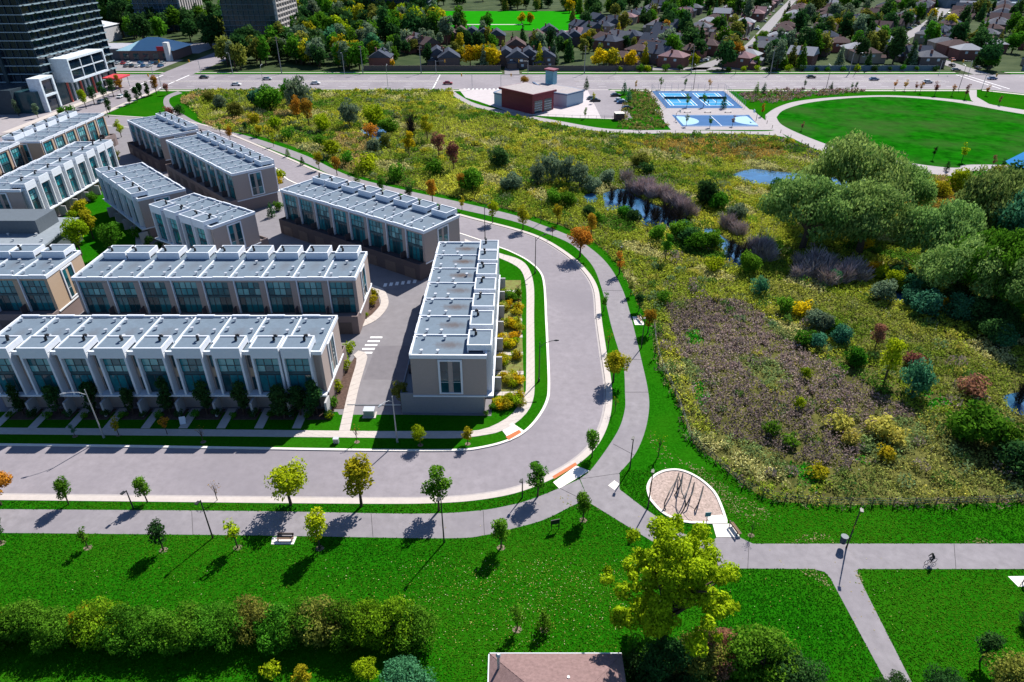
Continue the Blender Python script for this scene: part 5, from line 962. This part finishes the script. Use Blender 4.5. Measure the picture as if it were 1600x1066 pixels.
# meadow fence: posts and wires
fl = resample(smooth(GG([(1022,512),(1026,545),(1034,575),(1046,600),(1058,628),(1068,655),(1080,690),(1100,708),(1120,726),(1142,747),(1166,766),(1192,776),(1244,786),(1310,790),(1400,791),(1500,789),(1620,784)])),2.6)
fo = empty('meadow_fence',(0,0,0),0,'low post and wire fence along the edge of the meadow','fence')
pm = MB().tube([(0,0,0),(0,0,1.25)],.075,6).mesh('post', WOOD)
for p in fl: link('post', pm, fo, (p[0],p[1],Z_L))
for z in (.45,.85,1.15): MB().tube([(p[0],p[1],Z_L+z) for p in fl],.012,4).build('wire', GALV, fo)
def bench(px, py, rz, label):
    x,y = G(px,py); o = empty('park_bench',(x,y,Z_L+.06),rz,label,'bench')
    for k in range(3): MB().box(-.95,.95,-.25+k*.17,-.11+k*.17,.42,.46).build('seat_slat', WOOD if k%2 else M('bench_wood',(.14,.09,.07),.8), o)
    for k in range(2): MB().box(-.95,.95,.28+k*.03,.32+k*.03,.55+k*.17,.69+k*.17).build('back_slat', M('bench_wood',(.14,.09,.07)), o)
    for x_ in (-.8,.8):
        m = MB(); m.box(x_-.04,x_+.04,-.25,.3,.36,.42); m.box(x_-.04,x_+.04,-.22,-.15,0,.36); m.box(x_-.04,x_+.04,.24,.31,0,.9); m.build('leg', BLACK, o)
    return o
b = MB(); b.prism(GG([(426,841),(464,840),(459,852),(424,852)]),Z_L,Z_L+.05); struct('bench_pad', b, CONCW, 'bright concrete pad under the bench on the lower lawn')
b = MB(); b.prism(GG([(988,496),(1001,496),(1007,509),(992,509)]),Z_L,Z_L+.05); struct('bench_pad', b, CONCW)
bench(447,846,0,'wooden slatted bench on its pad below the lawn path'); bench(1148,831,R(105),'wooden slatted bench beside the play area'); bench(999,502,R(-80),'wooden slatted bench beside the cycle path')
# sign, bin, utility boxes
x,y = G(867,829); o = empty('notice_board',(x,y,Z_L),R(15),'black notice board on two posts on the lawn','sign')
for s_ in (-.45,.45): MB().tube([(s_,0,0),(s_,0,1.5)],.05,6).build('post', BLACK, o)
MB().box(-.55,.55,-.04,.04,.95,1.65).build('board', BLACK, o)
x,y = G(1102,824); o = empty('play_sign',(x,y,Z_L),R(5),'small teal sign on a post beside the play area','sign')
MB().tube([(0,0,0),(0,0,2.3)],.04,6).build('post', BLACK, o); MB().box(-.35,.35,-.06,-.02,1.7,2.35).build('sign_plate', M('sign_teal',(.03,.20,.24),.5), o)
x,y = G(578,650); o = empty('transformer_box',(x,y,.13),0,'grey transformer box on the corner lawn at the lane end','utility box')
MB().box(-.75,.75,-.55,.55,.08,1.1).build('cabinet', GALV, o); MB().box(-.8,.8,-.6,.6,1.1,1.18).build('lid', METAL, o); MB().box(-.95,.95,-.75,.75,0,.08).build('pad', CONC, o)
x,y = G(526,693); o = empty('pedestal_box',(x,y,.13),0,'small grey pedestal box on the boulevard grass','utility box')
MB().box(-.35,.35,-.25,.25,0,.75).build('cabinet', GALV, o); MB().box(-.38,.38,-.28,.28,.75,.82).build('lid', METAL, o)
x,y = G(287,662); o = empty('sandwich_board',(x,y,.15),.3,'white folding sign on the front row lawn','sign')
for s_ in (-1,1): MB().add([(-.4,s_*.35,0),(.4,s_*.35,0),(.4,s_*.03,1.1),(-.4,s_*.03,1.1)],[(0,1,2,3)]).build('board', WHITE, o)
# climbing structure of bent black tubes
cl = empty('climbing_frame',(0,0,0),0,'curving black tube climbing frame in the wood chip play area','climbing frame')
def cpath(pts, hs): return [(*G(u,v,Z_L+h),Z_L+h) for (u,v),h in zip(pts,hs)]
for pts,hs in [([(1040,797),(1038,788),(1043,776),(1048,765),(1056,752),(1061,739)],[0,.8,1.3,1.5,1.2,0]),([(1058,811),(1068,797),(1071,786),(1069,777),(1065,768),(1064,756),(1061,745)],[0,.8,1.3,1.6,1.6,1.3,.3]),([(1065,756),(1067,740)],[1.3,0]),([(1067,780),(1075,765),(1079,752),(1081,744)],[1.5,1.5,1.0,0]),([(1071,792),(1078,778),(1082,770),(1085,754)],[.6,1.3,1.4,0]),([(1085,798),(1092,785),(1096,774),(1099,760)],[0,1.2,1.3,0]),([(1054,774),(1063,758)],[0,1.3])]:
    MB().tube(smooth(cpath(pts,hs),5) if len(pts)>2 else cpath(pts,hs), .075, 7).build('bent_tube', BLACK, cl)
for a_,b_ in [((1054,774),(1068,780)),((1071,786),(1086,796))]: MB().tube(cpath([a_,b_],[.9,1.2]),.03,5).build('rope', BLACK, cl)
# ---- courts furniture
o = empty('court_fence',(0,0,Z_L),0,'tall wire fence around the tennis courts','fence')
cf = resample([(62,278.5),(62.3,314),(95,314)],3)+resample([(95,314),(93.6,278.5)],3)
pm2 = MB().tube([(0,0,0),(0,0,3)],.06,5).mesh('post', GALV)
for p in cf: link('post', pm2, o, (p[0],p[1],0))
for z in (.1,1.5,2.95): MB().tube([(p[0],p[1],z) for p in cf],.03,4).build('rail', GALV, o)
for cx in (70.4,85.2):
    o = empty('tennis_net',(cx,296.5,Z_L+.04),0,'dark net across a blue tennis court','net','tennis nets'); MB().box(-5.8,5.8,-.02,.02,.05,1.0).build('mesh', M('net_black',(.04,.05,.06),.8), o)
    for s_ in (-6,6): MB().tube([(s_,0,0),(s_,0,1.1)],.05,6).build('post', BLACK, o)
for x,y,s_ in ((61.5,258,1),(91.8,258,-1)):
    o = empty('basketball_hoop',(x,y,Z_L),0,'basketball hoop on a curved dark post at the court end','hoop','hoops at the basketball court')
    MB().tube([(0,0,0),(0,0,2.6),(s_*.5,0,3.4),(s_*1.3,0,3.6)],.09,6).build('post', BLACK, o); MB().box(s_*1.3-.03,s_*1.3+.03,-.9,.9,3.0,4.05).build('backboard', WHITE, o)
    MB().tube([(s_*1.55+.23*math.cos(t),.23*math.sin(t),3.05) for t in np.linspace(0,6.28,9)],.02,4).build('rim', M('hoop_red',(.5,.08,.02),.5), o)
for k,(x,y) in enumerate([(69,271.5),(77,271.5),(85,271.5)]):
    o = empty('court_bench',(x,y,Z_L+.02),0,'pale slab bench between the tennis and basketball courts','bench','pale benches between the courts')
    MB().box(-1.4,1.4,-.3,.3,.4,.5).build('seat', CONCW, o)
    for s_ in (-1,1): MB().box(s_*1.1-.12,s_*1.1+.12,-.25,.25,0,.4).build('leg', CONC, o)
# bollards along the park path
for k,p in enumerate(resample(spath_l[30:],6.5)+resample(oval_o[60:100],7)):
    o = empty('path_bollard',(p[0],p[1]-.4,Z_L),0,'short dark bollard on the lower edge of the park path','bollard','bollards along the park path')
    MB().tube([(0,0,0),(0,0,1.0)],.09,6).build('post', WOOD, o); MB().tube([(0,0,1.0),(0,0,1.08)],[.1,.05],6).build('cap', BLACK, o)
o = empty('station_fence',(0,0,Z_L),0,'thin black fence along the fire station car park','fence')
sf = resample([(-1,266),(15,261.5),(44,258.5)],3)
for p in sf: link('post', MB().tube([(0,0,0),(0,0,1.5)],.05,5).mesh('post', BLACK) if p is sf[0] else o.children[0].data, o, (p[0],p[1],0))
for z in (.3,1.4): MB().tube([(p[0],p[1],z) for p in sf],.03,4).build('rail', BLACK, o)
# ---- poles and signals along the arterial road
def util_pole(x, y, h, label, arms=True, group=None):
    o = empty('utility_pole',(x,y,.1),0,label,'utility pole',group); MB().tube([(0,0,0),(0,0,h)],[.26,.14],7).build('pole', M('pole_grey',(.22,.22,.22),.8), o)
    if arms:
        for z in (h-.5,h-1.7): MB().box(-1.1,1.1,-.08,.08,z,z+.16).build('crossarm', WOOD, o)
PX = [(440,'at the corner of the wood'),(567,'before the leafy roadside'),(658,'beside the gabled brick houses'),(913,'behind the fire station'),(1080,'by the first suburb street'),(1204,'before the pale roofed houses'),(1327,'beside the blue-grey wall')]
for px,wh in PX:
    x = (px-800)/CF*(357*C_+60*S_); util_pole(x,357.5,13 if px!=440 else 17,'tall pale utility pole '+wh)
for k,x in enumerate(list(range(-140,-40,28))+list(range(52,210,30))):
    y = 317.6 if k%2 else 356.2; o = empty('road_light',(x,y,.1),0,'slim tall light pole on the '+('near' if k%2 else 'far')+' side of the arterial road','street lamp','light poles '+('near' if k%2 else 'far')+' side')
    MB().tube([(0,0,0),(0,0,10)],[.13,.07],6).build('pole', BLACK if x>50 else GALV, o); d = 1 if k%2 else -1
    MB().tube([(0,0,9.8),(0,d*1.5,10.2),(0,d*2.6,10.2)],.05,5).build('arm', GALV, o); MB().box(-.15,.15,d*2.4-.4,d*2.4+.4,10.1,10.3).build('lamp_head', GALV, o)
def signal(x, y, d, label, group):
    o = empty('traffic_signal',(x,y,.1),0,label,'traffic light',group); MB().tube([(0,0,0),(0,0,6.4)],.11,6).build('pole', GALV, o); MB().tube([(0,0,6.0),(d*5,0,6.4)],.06,5).build('arm', GALV, o)
    hd = MB().box(-.25,.25,-.2,.2,5.5,6.7).build('signal_head', M('signal_amber',(.55,.28,.02),.5), o, (d*4.6,0,0))
    for k,c in enumerate(((.35,.02,.01),(.4,.2,.01),(.01,.2,.05))): MB().tube([(0,-.2,6.45-k*.36),(0,-.26,6.45-k*.36)],.12,8).build('lens', M('lens%d'%k,c,.3), hd)
for x,y,d in ((-38,356,1),(-18,317.8,-1),(8,356.3,-1),(-5,317.6,1)): signal(x,y,d,'traffic signal on a mast arm at the fire station crossing','signals at the fire station')
for x,y,d in ((214,356.2,1),(229,356.4,-1),(212,317,1),(262,356.4,-1)): signal(x,y,d,'traffic signal on a mast arm at the far suburb crossing','signals at the suburb crossing')
for x,y,d in ((-158,317,-1),(-180,356,1),(-156,356.3,-1)): signal(x,y,d,'traffic signal on a mast arm where the side street meets the arterial road','signals at the side street')
# ---- cars
def car_proto(mat):
    b_ = MB(); prof = [(-2.2,.35),(-2.25,.75),(-1.9,.92),(-1.0,.98),(1.3,.98),(2.1,.85),(2.25,.6),(2.2,.32)]
    for s0 in (0,): 
        n = len(prof); b_.add([(p[0],-.88,p[1]) for p in prof]+[(p[0],.88,p[1]) for p in prof],[tuple(range(n)),tuple(range(2*n-1,n-1,-1))]+[((i+1)%n,i,n+i,n+(i+1)%n) for i in range(n)])
    c_ = MB(); c_.add([(-1.75,-.8,.95),(1.15,-.8,.95),(1.15,.8,.95),(-1.75,.8,.95),(-1.2,-.64,1.45),(.35,-.64,1.45),(.35,.64,1.45),(-1.2,.64,1.45)],[(0,1,5,4),(1,2,6,5),(2,3,7,6),(3,0,4,7)])
    r_ = MB(); r_.box(-1.22,.37,-.65,.65,1.45,1.5)
    w_ = MB(); w_.tube([(0,-.1,.33),(0,.1,.33)],.33,10)
    l_ = MB(); l_.box(2.14,2.26,-.2,.2,.62,.76)
    return [('body',b_.mesh('body',mat),(0,0,0)),('windows',c_.mesh('windows',GL[2]),(0,0,0)),('roof',r_.mesh('roof',mat),(0,0,0))]+[('wheel',w_.mesh('wheel',BLACK),(x,y,0)) for x in (-1.4,1.4) for y in (-.82,.82)]+[('headlight',l_.mesh('headlight',PAINT),(0,y,0)) for y in (-.6,.6)]
CARS = {k:car_proto(M('car_'+k,c,.3,.03,2,0,.6)) for k,c in {'white':(.7,.7,.7),'black':(.02,.02,.025),'silver':(.38,.4,.42),'blue':(.03,.09,.22),'red':(.3,.02,.02),'grey':(.12,.12,.13)}.items()}
def car(x, y, rz, k, where, group):
    o = empty('car',(x,y,.03),rz,k+' car '+where,'car',k+' '+group)
    for nm,me,lc in CARS[k]: link(nm,me,o,lc)
CK = list(CARS)
for (px,py,k) in [(128,118,'silver')][:0]: pass
for (x,y,k,rz) in [(-150,345,'black',0),(-128,327,'white',0),(-118,341,'silver',0),(-92,330,'white',0),(-30,330,'red',0),(146,346,'black',0),(174,340,'blue',0),(196,333,'silver',0),(232,342,'blue',.1),(246,327,'silver',0),(270,344,'white',0),(-168,300,'white',1.57),(-171,290,'silver',1.57),(243,372,'black',1.5),(234,380,'black',1.5),(228,366,'grey',0)]:
    car(x,y,rz,k,'driving on the roads by the park','cars on the main roads')
for (px,py,k) in [(962,151,'black'),(968,159,'silver'),(972,162,'blue'),(980,171,'black'),(925,156,'grey'),(930,159,'black')]:
    x,y = G(px,py); car(x,y,.1 if px>950 else 0,k,'parked beside the fire station','cars at the fire station')
for j in range(2):
    for k in range(15):
        if random.random() < .85: car(-228+k*3.0,378+j*9,1.57,random.choice(CK),'parked in the plaza rows before the store','cars in the front plaza rows')
for k in range(22): 
    if random.random() < .8: car(-285+k*4.4,random.choice((434,446,458)),1.57,random.choice(CK),'parked behind the plaza shops','cars behind the plaza')
for st,n_ in ((STS[0],34),(STS[1],34)):
    for k in range(n_):
        i_ = int(len(st)*(.06+.8*random.random())); 
        if i_+1 >= len(st): continue
        t_ = np.array(st[i_+1])-np.array(st[i_]); a_ = math.atan2(t_[1],t_[0]); d_ = random.choice((-6.5,6.5)); p_ = np.array(st[i_])+np.array((-math.sin(a_),math.cos(a_)))*d_
        car(p_[0],p_[1],a_+random.choice((0,1.57)),random.choice(CK),'parked along a suburb street','cars along the suburb streets')
# ---- people
SKIN = M('skin',(.35,.2,.14),.6,.05,3)
def figure(parent, joints, edges, mats_at=None, mat=SKIN):
    me = bpy.data.meshes.new('body'); me.skin_vertices if False else None; names = list(joints); me.from_pydata([joints[n][:3] for n in names],[(names.index(a),names.index(b)) for a,b in edges],[])
    o = link('body', me, parent); md = o.modifiers.new('skin','SKIN'); me.materials.append(mat)
    for i,n in enumerate(names):
        sv = me.skin_vertices[0].data[i]; sv.radius = (joints[n][3],joints[n][3]*(.8 if n in('pel','che') else 1)); sv.use_root = n == 'pel'
    o.modifiers.new('sub','SUBSURF').levels = 1; return o
EDG = [('pel','che'),('che','nec'),('nec','hea'),('hea','top'),('che','shl'),('shl','ell'),('ell','hal'),('che','shr'),('shr','elr'),('elr','har'),('pel','hil'),('hil','knl'),('knl','anl'),('anl','tol'),('pel','hir'),('hir','knr'),('knr','anr'),('anr','tor')]
def me_skin(o): pass
def cyclist(px, py, rz, label, shirt, group=None):
    x,y = G(px,py)
    bi = empty('bicycle',(x,y,Z_L+.02),rz,'dark bicycle ridden '+label,'bicycle')
    for s_ in (-.52,.52):
        wv = MB(); wv.tube([(s_+.33*math.cos(t),0,.34+.33*math.sin(t)) for t in np.linspace(0,2*math.pi,17)],.025,5); wh = wv.build('wheel', BLACK, bi); MB().tube([(s_,-.04,.34),(s_,.04,.34)],.04,6).build('hub', METAL, wh)
    m = MB(); m.tube([(-.52,0,.34),(-.2,0,.8),(.35,0,.85),(-.05,0,.32),(-.2,0,.8)],.022,5); m.tube([(-.52,0,.34),(-.05,0,.32)],.02,5); m.tube([(.35,0,.95),(.52,0,.34)],.022,5); m.build('frame', M('bike_blue',(.03,.06,.14),.4), bi)
    MB().box(-.33,-.08,-.06,.06,.88,.93).build('saddle', BLACK, bi); MB().tube([(.32,-.28,1.0),(.36,0,.98),(.32,.28,1.0)],.018,5).build('handlebar', BLACK, bi)
    pe = empty('person',(x,y,Z_L+.02),rz,'person in '+shirt[0]+' riding a bicycle '+label,'person')
    J = {'pel':(-.2,0,.98,.15),'che':(.05,0,1.32,.17),'nec':(.16,0,1.5,.06),'hea':(.21,0,1.6,.1),'top':(.23,0,1.7,.08),'shl':(.06,.19,1.4,.075),'ell':(.17,.25,1.16,.05),'hal':(.32,.26,1.02,.04),'shr':(.06,-.19,1.4,.075),'elr':(.17,-.25,1.16,.05),'har':(.32,-.26,1.02,.04),
         'hil':(-.16,.1,.9,.1),'knl':(.2,.11,.72,.07),'anl':(.05,.11,.28,.05),'tol':(.18,.11,.24,.04),'hir':(-.16,-.1,.9,.1),'knr':(.22,-.11,.86,.07),'anr':(.0,-.11,.52,.05),'tor':(.13,-.11,.47,.04)}
    mt = M('cloth_'+shirt[0].replace(' ','_'),shirt[1],.8); body = figure(pe, J, EDG, None, mt)
    hm = MB(); hm.tube([(.2,0,1.6),(.22,0,1.7),(.23,0,1.77)],[.125,.115,.05],8); hm.build('helmet', BLACK, pe)
    fc = MB(); fc.tube([(.25,0,1.53),(.3,0,1.6),(.29,0,1.66)],[.06,.075,.06],7); fc.build('face', SKIN, pe)
cyclist(1452,882,R(195),'along the lawn path',('black clothing',(.025,.025,.03)))
cyclist(1598,913,R(30),'at the concrete pad by the lawn path',('grey clothing',(.2,.2,.22)))
cyclist(1018,190+1.5,R(160),'on the pale path below the fire station',('dark clothing',(.04,.04,.06)))
def walker(px, py, rz, label, col):
    x,y = G(px,py); pe = empty('person',(x,y,Z_L+.03),rz,label,'person')
    J = {'pel':(0,0,.95,.15),'che':(.02,0,1.3,.17),'nec':(.02,0,1.48,.06),'hea':(.04,0,1.58,.1),'top':(.05,0,1.7,.08),'shl':(.02,.2,1.4,.075),'ell':(-.05,.25,1.13,.05),'hal':(.08,.26,.9,.04),'shr':(.02,-.2,1.4,.075),'elr':(.0,-.25,1.13,.05),'har':(-.06,-.26,.9,.04),
         'hil':(0,.1,.88,.1),'knl':(.12,.1,.5,.07),'anl':(.05,.1,.08,.05),'tol':(.18,.1,.05,.04),'hir':(0,-.1,.88,.1),'knr':(.0,-.1,.48,.07),'anr':(-.2,-.1,.1,.05),'tor':(-.09,-.1,.05,.04)}
    figure(pe, J, EDG, None, M('cloth_walk%d'%px,col,.8)); MB().tube([(.03,0,1.6),(.04,0,1.72),(.03,0,1.78)],[.115,.11,.05],8).build('hair', M('hair',(.03,.02,.015),.7), pe)
walker(1106,164,1.2,'person in dark clothing standing on a tennis court',(.03,.03,.05)); walker(1119,163,2.6,'person in pale shirt playing on a tennis court',(.4,.4,.42))
